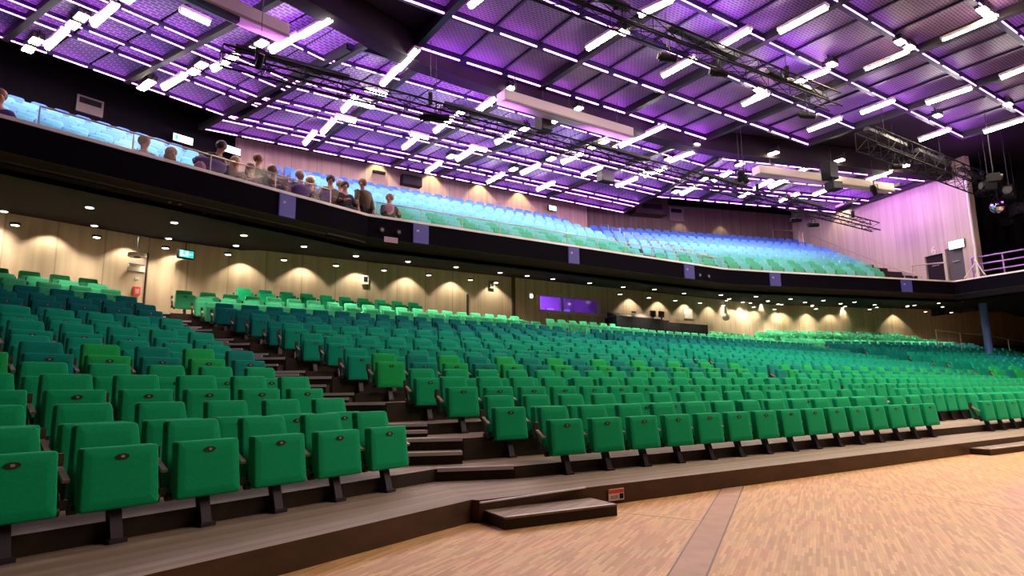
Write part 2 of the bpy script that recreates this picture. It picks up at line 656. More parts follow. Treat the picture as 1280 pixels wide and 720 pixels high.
def bend(i):
    """where the near block's tier edge ends and where the middle block's begins (i-th tier edge)"""
    (pl, tl), (pr, tr) = edge(i, 'L'), edge(i, 'R')
    if i == 0:
        j, k = on_z(590, 624.5, PLAT), on_z(600, 628.5, PLAT)
        return np.array([j[0], j[1], 0]), pr + tr * (np.dot(np.array([k[0], k[1], 0]) - pr, tr) + .06)
    q = min(i, 14)
    J = pl + tl * (np.dot(rowL(q)[0] + tl * (LEFT_END[q] + .95) * SP - pl, tl))
    q = min(i, 15)
    F = pr + tr * (np.dot(rowC(q)[0] + rowC(q)[1] * (CSTART[q] - .75) * SP - pr, tr))
    return J, F


def FAR_TL(i):
    return 24.0 if i < 5 else 24.0 - .0 * i


for i in range(16):
    for side, Z, last in (('L', ZL, 14), ('R', ZR, 15)):
        if i > last:
            continue
        z1 = PLAT + Z[i]
        z0 = 0.0 if i == 0 else PLAT + Z[i - 1] - 0.02
        (pl, tl), (pr, tr) = edge(i, 'L'), edge(i, 'R')
        (pl2, tl2), (pr2, tr2) = (edge(i + 1, 'L') if i < 14 else (rowL(i, 3.2)[0], tL)), (edge(i + 1, 'R') if i < 15 else (rowC(i, 3.4)[0], rowC(15)[1]))
        if i == 14 and side == 'R':
            pl2, tl2 = edge(15, 'L')
        j0, f0 = bend(i)
        if i < 14:
            j1, f1 = bend(i + 1)
        elif i == 14:
            j1, f1 = rowL(14, 3.2)[0] + tL * (LEFT_END[14] + 2) * SP, bend(15)[1]
        else:
            j1, f1 = rowL(14, 3.2)[0] + tL * (LEFT_END[14] + 2) * SP, pr2 + tr2 * (np.dot(f0 - pr2, tr2))
        m = MB()
        if side == 'L':
            e0, e1 = pl - tl * 12, pl2 - tl2 * 12
            poly = [e0, j0, j1, e1]
        else:
            e0, e1 = pr + tr * FAR_TL(i), pr2 + tr2 * FAR_TL(i)
            poly = [j0, f0, e0, e1, f1, j1]
        m.prism(poly, z0, z1, 'tier_near' if side == 'L' else 'tier_mid', 'stage_fascia' if i == 0 else 'riser')
        struct(m, 'seating_tier')
# stepped aisle between the near block and the middle block, and the far aisle through the middle block
for i in range(1, 16):
    J, F = bend(i)
    d = (F - J) / np.linalg.norm(F - J)
    n = np.array([-d[1], d[0], 0])
    rise = ZR[i] - ZR[i - 1]
    m = MB()
    z = PLAT + ZR[i - 1]
    zt = z + rise * .5
    if i >= 2:
        A_, B_ = J + d * .04, F - d * .04
        poly = [A_ - n * .33, B_ - n * .33, B_ - n * .005, A_ - n * .005]
        m.prism(poly, z, zt, 'tier_mid', 'riser')
        m.bar(poly[0] + [0, 0, zt - .01], poly[1] + [0, 0, zt - .01], .04, .04, 'nosing')
    m.bar(J + d * .02 + [0, 0, PLAT + ZR[i] - .01], F - d * .02 + [0, 0, PLAT + ZR[i] - .01], .04, .04, 'nosing')
    struct(m, 'aisle_step')


# two loose steps at the stage-floor edge
def front_step(pa, pb, label):
    t = (pb - pa) / np.linalg.norm(pb - pa)
    n = np.array([-t[1], t[0], 0])
    root = empty('portable_step', (*((pa + pb) / 2)[:2], 0), math.atan2(t[1], t[0]), label=label, cat='step')
    w = np.linalg.norm(pb - pa)
    m = MB()
    m.box((-w / 2, 0.01, 0.0), (w / 2, 0.42, .088), 'riser')
    m.build('step_body', root)
    m = MB()
    m.box((-w / 2, 0.0, .086), (w / 2, 0.42, .100), 'tier_mid')
    m.build('tread', root)
    m = MB()
    m.box((-w / 2 + .02, 0.005, .098), (w / 2 - .02, 0.03, .104), 'nosing')
    m.build('nosing', root, label='pale metal edge strip')


sa = on_z(632, 648, .095); sb = on_z(772, 631, .095)
front_step(np.array([sa[0], sa[1], 0]), np.array([sb[0], sb[1], 0]), 'low dark step set before the stepped aisle at the platform edge')
sa = on_z(1238, 562, .095); sb = on_z(1330, 551, .095)
front_step(np.array([sa[0], sa[1], 0]), np.array([sb[0], sb[1], 0]), 'low dark step before the farthest front-row seats')
# pale nosing on the platform above the step, notice on the platform fascia
m = MB()
m.bar(on_z(600, 628.5, PLAT + .002), on_z(731, 609.5, PLAT + .002), .025, .012, 'nosing')
struct(m, 'trim_3')
p0, p1 = on_plane(761, 619, PR - .905 * nR, nR), on_plane(780, 622, PR - .905 * nR, nR)
sg = empty('warning_sign', (*p0[:2], p0[2]), math.radians(RA), label='small red and white notice stuck on the dark platform fascia', cat='sign')
m = MB(); m.box((-.01, -.012, -.055), (.19, 0, .055), 'white_paint'); m.build('plate', sg)
m = MB()
m.box((-.005, -.015, .015), (.185, -.011, .05), 'red')
for k in range(5):
    m.box((.01 + k * .022, -.015, -.04), (.026 + k * .022, -.011, -.005), 'sign_pink')
m.box((.13, -.015, -.045), (.18, -.011, .005), 'black')
m.build('print', sg)

# ---------------------------------------------------------------- stalls rear wall
RW = [pt(L, -14, 19.6, 0), None, None, pt(R, 46, 29.8, 0)]
RW[1] = isect(pt(L, 0, 19.6, 0), TL, pt(C, 0, 21.2, 0), TC)
RW[2] = isect(pt(C, 0, 21.2, 0), TC, pt(R, 0, 29.8, 0), TR)
B0, B1 = None, None


def on_wall(x, y, fr, n, off=0.0):
    return on_plane(x, y, pt(fr, 0, n - off, 0), fr[1])


bw0, bw1 = on_wall(674, 392, C, 21.2), on_wall(748, 395, C, 21.2)     # control room window
bt0, bt1 = float(bw0 @ TC), float(bw1 @ TC)
bz0, bz1 = on_wall(690, 388, C, 21.2)[2], on_wall(690, 370, C, 21.2)[2]


def vwall(a, b, z0, z1, m, th=0.25):
    mb = MB()
    t = (b - a) / np.linalg.norm(b - a)
    n = np.array([-t[1], t[0], 0])
    mb.prism([a, b, b + n * th, a + n * th], z0, z1, m)
    return mb


struct(vwall(RW[0], RW[1], 0, SOFB + .2, 'veneer_near'), 'wall_near')
m = MB()
tc_a, tc_b = float(RW[1] @ TC), float(RW[2] @ TC)
for (a, b, z0, z1) in ((tc_a, bt0, 0, SOFB + .2), (bt1, tc_b, 0, SOFB + .2), (bt0, bt1, 0, bz0), (bt0, bt1, bz1, SOFB + .2)):
    m.prism([pt(C, a, 21.2, 0), pt(C, b, 21.2, 0), pt(C, b, 21.45, 0), pt(C, a, 21.45, 0)], z0, z1, 'veneer_mid')
struct(m, 'wall_middle')
struct(vwall(RW[2], RW[3], 0, SOFB + .2, 'veneer_far'), 'wall_far')
m = MB()
m.prism([pt(C, bt0 - .6, 21.46, 0), pt(C, bt1 + .6, 21.46, 0), pt(C, bt1 + .6, 23.6, 0), pt(C, bt0 - .6, 23.6, 0)], bz0 - 1, bz0 - .9, 'booth_wall')
m.prism([pt(C, bt0 - .6, 23.4, 0), pt(C, bt1 + .6, 23.4, 0), pt(C, bt1 + .6, 23.6, 0), pt(C, bt0 - .6, 23.6, 0)], bz0 - 1, SOFB + .2, 'booth_wall')
for q in (bt0 - .6, bt1 + .4):
    m.prism([pt(C, q, 21.46, 0), pt(C, q + .2, 21.46, 0), pt(C, q + .2, 23.6, 0), pt(C, q, 23.6, 0)], bz0 - 1, SOFB + .2, 'booth_wall')
struct(m, 'wall_booth')
area('booth_fill', pt(C, (bt0 + bt1) / 2, 22.0, SOF - .1), pt(C, (bt0 + bt1) / 2, 23.2, bz0), 1.5, .6, 160, (.45, .14, 1))  # added purple lamp, in place of ceiling light reflected by the window
wn = empty('window_1', (0, 0, 0), kind='structure')
m = MB()
for (a, b, z0, z1) in ((bt0 - .12, bt0, bz0 - .1, bz1), (bt1, bt1 + .12, bz0 - .1, bz1), (bt0 - .12, bt1 + .4, bz0 - .12, bz0)):
    m.prism([pt(C, a, 21.13, 0), pt(C, b, 21.13, 0), pt(C, b, 21.25, 0), pt(C, a, 21.25, 0)], z0, z1, 'girder')
q = bt0 + (bt1 - bt0) * .37
m.prism([pt(C, q, 21.15, 0), pt(C, q + .05, 21.15, 0), pt(C, q + .05, 21.25, 0), pt(C, q, 21.25, 0)], bz0, bz1, 'girder')
m.build('window_frame', wn)
m = MB()
m.prism([pt(C, bt0, 21.28, 0), pt(C, bt1, 21.28, 0), pt(C, bt1, 21.3, 0), pt(C, bt0, 21.3, 0)], bz0, bz1, 'booth_glass')
m.build('pane', wn)
for k, (f, wdt) in enumerate(((.12, .5), (.5, .45), (.8, .4))):
    tt = bt0 + (bt1 - bt0) * f
    mo = empty('monitor', pt(C, tt, 22.6, bz0 + .05), math.radians(34), label='%s screen glowing inside the purple control room window' % ('bright near', 'middle', 'dim far')[k], cat='screen')
    m = MB(); m.box((-wdt / 2, 0, 0), (wdt / 2, .05, .3), 'black_plastic'); m.box((-.04, 0, -.9), (.04, .05, 0), 'black_plastic'); m.build('housing', mo)
    m = MB(); m.box((-wdt / 2 + .02, -.01, .02), (wdt / 2 - .02, -.002, .28), 'window_glow'); m.build('display', mo)

# ---------------------------------------------------------------- balcony: fascia, ledge, soffit, floors
BI = offset_poly(BF, 0.4)
m = MB()
strip(m, BF, BF, 5.5, B_Z - .07, 'fascia')
m.box((-40, -40, -40), (-39.9, -39.9, -39.9), 'fascia') if False else None
BFb = offset_poly(BF, 0.12)
strip(m, list(reversed(BFb)), list(reversed(BFb)), 5.5, B_Z - .07, 'fascia')
strip(m, BF, BFb, B_Z - .07, B_Z - .07, 'fascia')
struct(m, 'wall_balcony_front')
m = MB()
strip(m, list(reversed(BF)), list(reversed(BI)), 5.5, SOF + .13, 'fascia_lower')
strip(m, list(reversed(offset_poly(BF, .0))), list(reversed(offset_poly(BF, -.02))), 5.5, 5.52, 'fascia_lower')
struct(m, 'trim_4')
m = MB()
BA, BB = offset_poly(BF, -.03), offset_poly(BF, .2)
slab(m, BA, BB, B_Z - .07, B_Z, 'ledge')
struct(m, 'trim_5')
# soffit: one dark slab rising gently from the fascia back to the rear wall
BK = [pt(L, -14, 20.2, 0), pt(L, 10.2, 20.2, 0), isect(pt(L, 0, 20.2, 0), TL, pt(C, 0, 21.8, 0), TC) + TC * .8, RW[2] + NC * .6 - TC * .8, RW[2] + NR * .6 + TR * .3, pt(R, 32, 30.4, 0), pt(R, 50, 30.4, 0)]
BIx = offset_poly(BF, .35)
m = MB()
for i in range(6):
    q = [(BIx[i], SOF), (BIx[i + 1], SOF), (BK[i + 1], SOFB), (BK[i], SOFB)]
    vs = [(p[0], p[1], z) for p, z in q] + [(p[0], p[1], z + .3) for p, z in q]
    for k, f in enumerate(((0, 3, 1), (1, 3, 2), (4, 5, 7), (5, 6, 7))):
        m.add(vs, [f], 'ceiling_black')
soffit_mb = m
struct(m, 'ceiling')
from mathutils.bvhtree import BVHTree
SOFT = BVHTree.FromPolygons([Vector(v) for v in m.v], [list(f) for f in m.f])


def on_soffit(x, y):
    hit = SOFT.ray_cast(Vector([float(v) for v in CAM]), Vector([float(v) for v in ray(x, y)]))
    return np.array(hit[0]) if hit[0] is not None else on_z(x, y, SOF)


# beyond the corner: soffit over the far side
m = MB()
m.prism([BF[5], BF[6], BF[6] + TR * 14, BF[5] + TR * 14 + NR * 6], SOF + .05, SOF + .3, 'ceiling_black')
struct(m, 'ceiling')

# balcony floor tiers and rear walls
NB_ROWS = 11
BR, BRISE = 0.88, 0.37


class Block:
    def __init__(s, fr, n0, rows, ff, rf, z0, z1):
        s.fr, s.n0, s.rows, s.z0, s.rise = fr, n0, rows, z0, (z1 - z0) / (rows - 1)
        s.f, s.r = ff, rf       # (x_left, x_right) pixel extents at front / rear row

    def row(s, i):
        n, z = s.n0 + BR * i, s.z0 + s.rise * i

        def t_at(x):
            lo, hi = -40.0, 60.0
            for _ in range(60):
                mid = (lo + hi) / 2
                P = pt(s.fr, mid, n, z + .4)
                d = P - CAM
                if d @ FW < .5 or proj(P)[0] < x:
                    lo = mid
                else:
                    hi = mid
            return lo
        u = i / (s.rows - 1)
        xa, xb = s.f[0] + (s.r[0] - s.f[0]) * u, s.f[1] + (s.r[1] - s.f[1]) * u
        return t_at(xa), t_at(xb), n, z


blocks = [Block(L, 15.6, 9, (-60, 292), (-60, 238), 5.95, 9.40), Block(C, 17.75, 11, (497, 801), (335, 700), 6.0, 9.95), Block(R, 23.8, 11, (822, 1103), (738, 1004), 6.1, 9.85)]
bn = ('near', 'middle', 'far')
RT_ = 30.1
for bi, b in enumerate(blocks):
    for i in range(b.rows):
        ta, tb, n, z = b.row(i)
        m = MB()
        x0 = {0: -14, 1: float(BF[2] @ TC) - 2.0 - .3 * i, 2: float(BF[4] @ TR) - 2 - .3 * i}[bi]
        x1 = {0: 11.5 + .15 * i, 1: float(BF[3] @ TC) + 1 + .25 * i, 2: RT_}[bi]
        nn = n + (.36 if i < b.rows - 1 else 1.6)
        na = (n - .52) if i else {0: n - .52, 1: 16.85, 2: 22.95}[bi]
        m.prism([pt(b.fr, x0, na, 0), pt(b.fr, x1, na, 0), pt(b.fr, x1, nn, 0), pt(b.fr, x0, nn, 0)], z - .42, z, 'riser', 'riser')
        struct(m, 'balcony_tier')
m = MB()
m.prism([pt(L, -14, 13.99, 0), pt(L, 10.6, 13.99, 0), pt(L, 11.6, 15.06, 0), pt(L, -14, 15.06, 0)], 5.38, 5.52, 'riser', 'riser')
m.prism([BF[1] + NL * .15, BF[2] + NC * .15, BF[2] + NC * 1.2 + TC * .3, BF[1] + NL * 1.4 - TL * .3], 5.38, 5.515, 'riser', 'riser')
struct(m, 'balcony_tier')
UW = [pt(L, -14, 24.9, 0), None, None, pt(R, 30.45, 33.8, 0)]
UW[1] = isect(pt(L, 0, 24.9, 0), TL, pt(C, 0, 27.9, 0), TC)
UW[2] = isect(pt(C, 0, 27.9, 0), TC, pt(R, 0, 33.8, 0), TR)
for k, (w_m, ztop, nme) in enumerate((('veneer_shaded', 10.9, 'wall_balcony_near'), ('veneer_mid', 12.1, 'wall_balcony_middle'), ('veneer_far_shaded', 12.6, 'wall_balcony_far'))):
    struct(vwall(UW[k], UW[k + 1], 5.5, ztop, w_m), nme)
    struct(vwall(UW[k], UW[k + 1], ztop, 13.9, 'ceiling_black'), nme + '_upper')  # black top stands in for the unlit upper wall
# the far side wall with its doorways, lit purple from the ceiling
RT = 30.15
side = (np.array([-TR[1], TR[0], 0]), np.array([-TR[0], -TR[1], 0]))


def on_side(x, y):
    return on_plane(x, y, pt(R, RT, 0, 0), TR)


d1a, d1b = on_side(1181, 340), on_side(1158, 340)
d2a, d2b = on_side(1207, 340), on_side(1184.5, 340)
n1a, n1b, n2a, n2b = [float(q @ NR) for q in (d1a, d1b, d2a, d2b)]
dz = on_side(1170, 318)[2]
nend = float(on_side(1215, 270) @ NR)
m = MB()


def sidebox(na, nb, z0, z1, m_, mb, t0=RT, t1=RT + .3):
    lo, hi = min(na, nb), max(na, nb)
    mb.prism([pt(R, t0, lo, 0), pt(R, t1, lo, 0), pt(R, t1, hi, 0), pt(R, t0, hi, 0)], z0, z1, m_)


sidebox(n1b, 34.2, 5.95, 13.5, 'veneer_side', m)
sidebox(n1b, n1a, dz, 13.5, 'veneer_side', m)
sidebox(n1a, n2b, 5.95, 13.5, 'veneer_side', m)
sidebox(n2b, n2a, dz + .15, 13.5, 'veneer_side', m)
sidebox(n2a, nend, 5.95, 13.5, 'veneer_side', m)
struct(m, 'wall_side')
for k, (na, nb) in enumerate(((n1a, n1b), (n2a, n2b))):
    do = empty('door_%d' % (k + 1), kind='structure')
    m = MB()
    sidebox(na, nb, B_Z - .1, dz + .1 * k, 'door_grey' if k else 'void_grey', m, RT + .12, RT + .18)
    m.build('door_leaf', do)
    m = MB()
    sidebox(na * .7 + nb * .3, na * .3 + nb * .7, B_Z + 1.0, B_Z + 1.06, 'steel', m, RT + .05, RT + .1)
    m.build('door_handle', do)
m = MB()
m.tube(pt(R, RT - .1, nend, B_Z), pt(R, RT - .1, nend, 11.6), .07, 'white_paint', 10)
struct(m, 'column')
# black surround: outer walls, roof and stage side so that nothing outside shows
m = MB()
m.prism([(-34, -14), (50, -14), (50, 52), (-34, 52)], 14.0, 14.2, 'ceiling_black')
struct(m, 'ceiling')
for nme, (lo, hi) in (('wall_stage', ((-34, -14.3), (50, -14))), ('wall_left', ((-34.3, -14), (-34, 52))), ('wall_right', ((50, -14), (50.3, 52))), ('wall_back', ((-34, 52), (50, 52.3)))):
    m = MB(); m.box((*lo, 0), (*hi, 14.0), 'ceiling_black'); struct(m, nme)
# folded black drape closing the stage side
m = MB()
d0, d1 = pt(R, RT + 6.5, 31, 0), pt(R, RT + 6.5, 8, 0)
N_ = 120
va = []
for k in range(N_ + 1):
    p = d0 + (d1 - d0) * k / N_ + TR * .12 * math.sin(k * 1.6)
    va.append(p)
strip(m, va, va, 5.4, 13.8, 'drape')
struct(m, 'wall_drape')
m = MB()
m.prism([BF[5] + TR * .2, BF[6] + TR * .2, BF[6] + TR * 9, BF[5] + TR * 9], B_Z - .3, B_Z - .05, 'riser', 'riser')
struct(m, 'balcony_tier')

# ---------------------------------------------------------------- ceiling
ZN, ZF = 12.03, 11.73
# near ceiling: grid over the floor, in the middle-facet frame.  (t0,t1) columns with their rear limit
COLS = [(-2.0, 2.9, 12.55), (2.9, 7.8, 14.75), (7.8, 12.7, 16.85), (12.7, 16.8, 16.85), (16.8, 21.6, 16.85), (21.6, 26.0, 14.75), (26.0, 31.0, 10.62), (31.0, 36.0, 8.3)]
NLN = [-2.0, 1.2, 4.0, 6.15, 8.3, 10.62, 12.7, 14.75, 16.85]
mpan = {}
for ci, (a, b, lim) in enumerate(COLS):
    m = MB()
    for n0, n1 in zip(NLN[:-1], NLN[1:]):
        if n1 > lim + .3:
            continue
        w = (b - a) / 3
        for k in range(3):
            m.prism([pt(C, a + k * w + .05, n0 + .09, 0), pt(C, a + (k + 1) * w - .05, n0 + .09, 0), pt(C, a + (k + 1) * w - .05, n1 - .09, 0), pt(C, a + k * w + .05, n1 - .09, 0)], ZN, ZN + .05, 'mesh_mid_near')
    struct(m, 'ceiling')
# structural beams of that grid
for ci, t in enumerate([c[0] for c in COLS[1:]]):
    lim = max(COLS[ci][2], COLS[ci + 1][2])
    m = MB(); m.bar(pt(C, t, -2, ZN - .13), pt(C, t, lim, ZN - .13), .2, .28, 'beam_dark'); struct(m, 'ceiling_beam')
    for k in (1, 2):
        a, b, lm = COLS[ci + 1]
        m = MB(); m.bar(pt(C, a + (b - a) * k / 3, -2, ZN - .03), pt(C, a + (b - a) * k / 3, lm, ZN - .03), .06, .08, 'beam_blue'); struct(m, 'ceiling_beam')
for li, n in enumerate(NLN):
    tt = [c for c in COLS if c[2] >= n - .3]
    a, b = tt[0][0], tt[-1][1]
    m = MB(); m.bar(pt(C, a, n, ZN - .10), pt(C, b, n, ZN - .10), .16 if n < 16 else .3, .22, 'beam_blue'); struct(m, 'ceiling_beam')
    m = MB()
    for (c0, c1, lm) in tt:
        w = (c1 - c0) / 3
        for k in range(3):
            m.bar(pt(C, c0 + k * w + .14, n - .115 - (.07 if n > 16 else 0), ZN - .24), pt(C, c0 + (k + 1) * w - .14, n - .115 - (.07 if n > 16 else 0), ZN - .24), .035 if n > 14 else .025, .035 if n > 14 else .025, 'led' if n > 14 else 'led_dim')
    if n > 2:
        m.build('led_strip', label='purple led strip along the %s cross beam out from the bulkhead, over the floor' % nth(len(NLN) - li), cat='strip light', group='led strips over the floor')
# curved bulkhead above the balcony edge
BH = [pt(L, -10, 13.3, 0), isect(pt(L, 0, 13.3, 0), TL, pt(C, 0, 16.95, 0), TC), None, pt(R, 30, 22.4, 0)]
BH[2] = isect(pt(C, 0, 16.95, 0), TC, pt(R, 0, 22.4, 0), TR)
b1 = BH[1]
b2 = BH[2]
BH = [BH[0], b1 - TL * 1.6, b1 - TL * .4 + TC * .15, b1 + TC * 1.6, b2 - TC * 2.6, b2 - TC * .8 + TR * .2, b2 + TR * 2.2, BH[3]]
m = MB()
slab(m, BH, offset_poly(BH, .55), ZF - .38, ZN + .25, 'void_grey')
struct(m, 'trim_6')
m = MB()      # dark infill ceiling between the grid and the bulkhead
m.prism([pt(C, -14, 2, 0), pt(C, 44, 2, 0), BH[7] + TR * 10, BH[7], BH[6], BH[5], BH[4], BH[3], BH[2], BH[1], BH[0]], ZN + .3, ZN + .36, 'void_grey')
struct(m, 'ceiling')


def far_ceiling(fr, ns, lines, mname, who):
    """ceiling over the balcony: mesh fields between radial lines (t at the front, t at the rear), led edges"""
    def tt(ln, n):
        u = (n - ns[0]) / (ns[-1] - ns[0])
        return ln[0] + (ln[1] - ln[0]) * u

    def mix(l0, l1, u):
        return (l0[0] + (l1[0] - l0[0]) * u, l0[1] + (l1[1] - l0[1]) * u)
    for l0, l1 in zip(lines[:-1], lines[1:]):
        m = MB()
        for n0, n1 in zip(ns[:-1], ns[1:]):
            for k in range(3):
                A_, B_ = mix(l0, l1, k / 3), mix(l0, l1, (k + 1) / 3)
                m.prism([pt(fr, tt(A_, n0) + .04, n0 + .06, 0), pt(fr, tt(B_, n0) - .04, n0 + .06, 0), pt(fr, tt(B_, n1) - .04, n1 - .06, 0), pt(fr, tt(A_, n1) + .04, n1 - .06, 0)], ZF, ZF + .05, mname)
        struct(m, 'ceiling')
    for ln in lines:
        m = MB(); m.bar(pt(fr, ln[0], ns[0], ZF - .1), pt(fr, ln[1], ns[-1], ZF - .1), .18, .22, 'beam_dark'); struct(m, 'ceiling_beam')
    for k, n in enumerate(ns):
        m = MB(); m.bar(pt(fr, tt(lines[0], n), n, ZF - .06), pt(fr, tt(lines[-1], n), n, ZF - .06), .1, .12, 'beam_blue'); struct(m, 'ceiling_beam')
        if k == 0:
            continue
        m = MB()
        for l0, l1 in zip(lines[:-1], lines[1:]):
            for q in range(3):
                u0, u1 = tt(mix(l0, l1, q / 3), n), tt(mix(l0, l1, (q + 1) / 3), n)
                m.bar(pt(fr, u0 + .09, n - .085, ZF - .16), pt(fr, u1 - .09, n - .085, ZF - .16), .024, .024, 'led')
        m.build('led_strip', label='purple led strip on the %s cross line from the rear, %s balcony ceiling' % (nth(len(ns) - k), who), cat='strip light', group='led strips over the balcony')


NS_L = [14.1, 15.9, 17.95, 18.65, 19.85, 20.55, 22.2]
NS_C = [17.55, 18.6, 20.55, 21.1, 22.4, 23.0, 24.65, 25.2, 26.45]
NS_R = [23.2, 23.7, 25.1, 25.7, 27.2, 27.8, 29.6]
far_ceiling(L, NS_L, [(-6, -6.4), (-2.4, -2.8), (1.6, 1.2), (5.2, 4.7), (8.6, 8.0), (11.5, 11.9)], 'mesh_near', 'near')
far_ceiling(C, NS_C, [(5.9, 3.0), (8.2, 7.3), (11.9, 11.1), (14.9, 13.5), (17.3, 16.3), (20.6, 20.2), (23.4, 26.0)], 'mesh_mid', 'middle')
far_ceiling(R, NS_R, [(17.3, 17.3), (20.2, 20.2), (23.0, 23.0), (26.0, 26.0), (29.7, 29.7)], 'mesh_far', 'far')

# ================================================================== SEATS
def rrect(wb, wt, z0, z1, r, n=4):
    """rounded trapezoid outline in x,z"""
    pts = []
    cs = [(wb / 2 - r, z0 + r, -90), (wt / 2 - r, z1 - r, 0), (-wt / 2 + r, z1 - r, 90), (-wb / 2 + r, z0 + r, 180)]
    for (cx_, cz_, a0_) in cs:
        for k in range(n + 1):
            a = math.radians(a0_ + 90 * k / n)
            pts.append((cx_ + r * math.cos(a), cz_ + r * math.sin(a)))
    return pts


def pad(mb, wb, wt, z0, z1, y0, y1, lean, r, mname, n=4, soft=.011):
    """upholstered pad: rounded outline, soft edges, leaning back by `lean` metres per metre of height; y0 is its front face"""
    def ring(ins, y):
        sc = rrect(wb - 2 * ins, wt - 2 * ins, z0 + ins, z1 - ins, max(.008, r - ins), n)
        return [(x, y + lean * (z - z0), z) for (x, z) in sc]
    mb.rings([ring(soft * 1.2, y1), ring(soft * .3, y1 - soft * .35), ring(0, y1 - soft), ring(0, y0 + soft), ring(soft * .3, y0 + soft * .35), ring(soft * 1.2, y0), ring(soft * 5.5, y0 - .004)], mname)


def seat_parts(fab, full=True, last=False):
    P = []
    n = 4 if full else 2
    m = MB(); pad(m, .485, .47, .215, .61, -.055, .035, .12, .022, fab, n); P.append(('seat_cushion', m, None))
    m = MB(); pad(m, .475, .400, .24, .755, .11, .19, .24, .034, fab, n); P.append(('backrest', m, None))
    m = MB()
    m.bar((0, -.01, .02), (0, .075, .30), .075, .06, 'seat_metal')
    m.box((-.055, -.065, 0), (.055, .045, .025), 'seat_metal')
    m.box((-.21, .04, .27), (.21, .10, .32), 'black_plastic')
    P.append(('pedestal', m, None))
    for s in ((-1, 1) if last else (-1,)):
        m = MB()
        x = s * .30
        m.box((x - .024, .15, .47), (x + .024, .20, .58), 'arm_plate')
        m.bar((x, .17, .48), (x, .06, .25), .03, .045, 'black_plastic')
        m.bar((x, .02, .27), (x, .12, .27), .05, .06, 'black_plastic')
        P.append(('armrest', m, None))
        m2 = MB(); m2.bar((x, .02, .415), (x, .165, .495), .04, .022, 'arm_wood')
        P.append(('arm_pad', m2, len(P) - 1))
    if full:
        for s in (-1, 1):
            m = MB(); m.tube((s * .225, .03, .235), (s * .275, .03, .235), .03, 'black_plastic', 8); P.append(('hinge', m, None))
        m = MB()
        cz, y = .545, -.055 + .13 * (.545 - .215) - .008
        R1, R2 = [], []
        for k in range(14):
            a = 2 * math.pi * k / 14
            R1.append((.043 * math.cos(a), y, cz + .019 * math.sin(a)))
            R2.append((.043 * math.cos(a), y - .006, cz + .019 * math.sin(a)))
        m.rings([R1, R2], 'black_plastic', False)
        m.box((-.011, y - .008, cz - .008), (.011, y - .005, cz + .008), 'plate_grey')
        P.append(('number_badge', m, 0))
    return P


SEAT_MESH = {}


def seat_proto(fab, last):
    key = (fab, last)
    if key in SEAT_MESH:
        return SEAT_MESH[key]
    SEAT_MESH[key] = [(nme, m.mesh(nme), par) for (nme, m, par) in seat_parts(fab, True, last)]
    return SEAT_MESH[key]


def lowpoly_seat(mb, fab, P, rz, last):
    T = Matrix.Translation(Vector([float(v) for v in P])) @ Matrix.Rotation(rz, 4, 'Z')
    for (nme, m, par) in seat_parts(fab, False, last):
        vs = [tuple(T @ Vector(v)) for v in m.v]
        k = len(mb.v)
        mb.v += vs
        for f, mi, sm in zip(m.f, m.m, m.sm):
            mb.f.append(tuple(j + k for j in f)); mb.m.append(mb.mi(m.mats[mi])); mb.sm.append(sm)


COLN = {'fabric_green': 'green', 'fabric_leaf': 'bright green', 'fabric_petrol': 'petrol blue', 'fabric_teal': 'teal green', 'fabric_sea': 'sea green', 'fabric_dark': 'dark petrol', 'fabric_green_lit': 'light green'}


def row_fabric(i, j, side):
    if i < 4:
        return 'fabric_green'
    if i == 4:
        return 'fabric_petrol' if j % 2 == (0 if side == 'L' else 1) else 'fabric_leaf'
    last = 15 if side == 'L' else 16
    if side == 'L':
        return ['fabric_teal', 'fabric_teal', 'fabric_teal', 'fabric_teal', 'fabric_sea', 'fabric_dark', 'fabric_dark', 'fabric_green_lit', 'fabric_green_lit', 'fabric_green_lit'][i - 5]
    return ['fabric_teal', 'fabric_teal', 'fabric_teal', 'fabric_teal', 'fabric_sea', 'fabric_sea', 'fabric_dark', 'fabric_dark', 'fabric_green_lit', 'fabric_green_lit', 'fabric_green_lit'][i - 5]


seats = []
for i in range(15):
    p, t, n = rowL(i)
    for j in range(24):
        k = LEFT_END[i] - j
        P = p + t * (k * SP) + np.array([0, 0, PLAT + ZL[i]])
        x, y, z = proj(P + np.array([0, 0, .6]))
        if z < .8 or x < -90:
            break
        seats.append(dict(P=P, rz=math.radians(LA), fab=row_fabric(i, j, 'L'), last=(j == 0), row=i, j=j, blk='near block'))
KINK = {}
for i in range(16):
    p, t, n = rowC(i)
    xk = 945 + 27 * (15 - i)
    gap0 = 14.6 if i == 0 else 14.9
    far_j = 0
    for j in range(70):
        k = CSTART[i] + j
        P = p + t * (k * SP) + np.array([0, 0, PLAT + ZR[i]])
        x, y, z = proj(P + np.array([0, 0, .7]))
        if x > xk:
            KINK[i] = P
            break
        if gap0 < k < gap0 + (2.6 if i == 0 else 2.2):
            continue
        if x > 1305:
            break
        far = k > gap0
        far_j += far
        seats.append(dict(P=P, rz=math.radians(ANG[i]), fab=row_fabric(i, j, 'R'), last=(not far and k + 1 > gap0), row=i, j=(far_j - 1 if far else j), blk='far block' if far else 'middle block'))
FD = 19.0
tF, nF = frame(FD)
kf = KINK[15]
FROWS = []
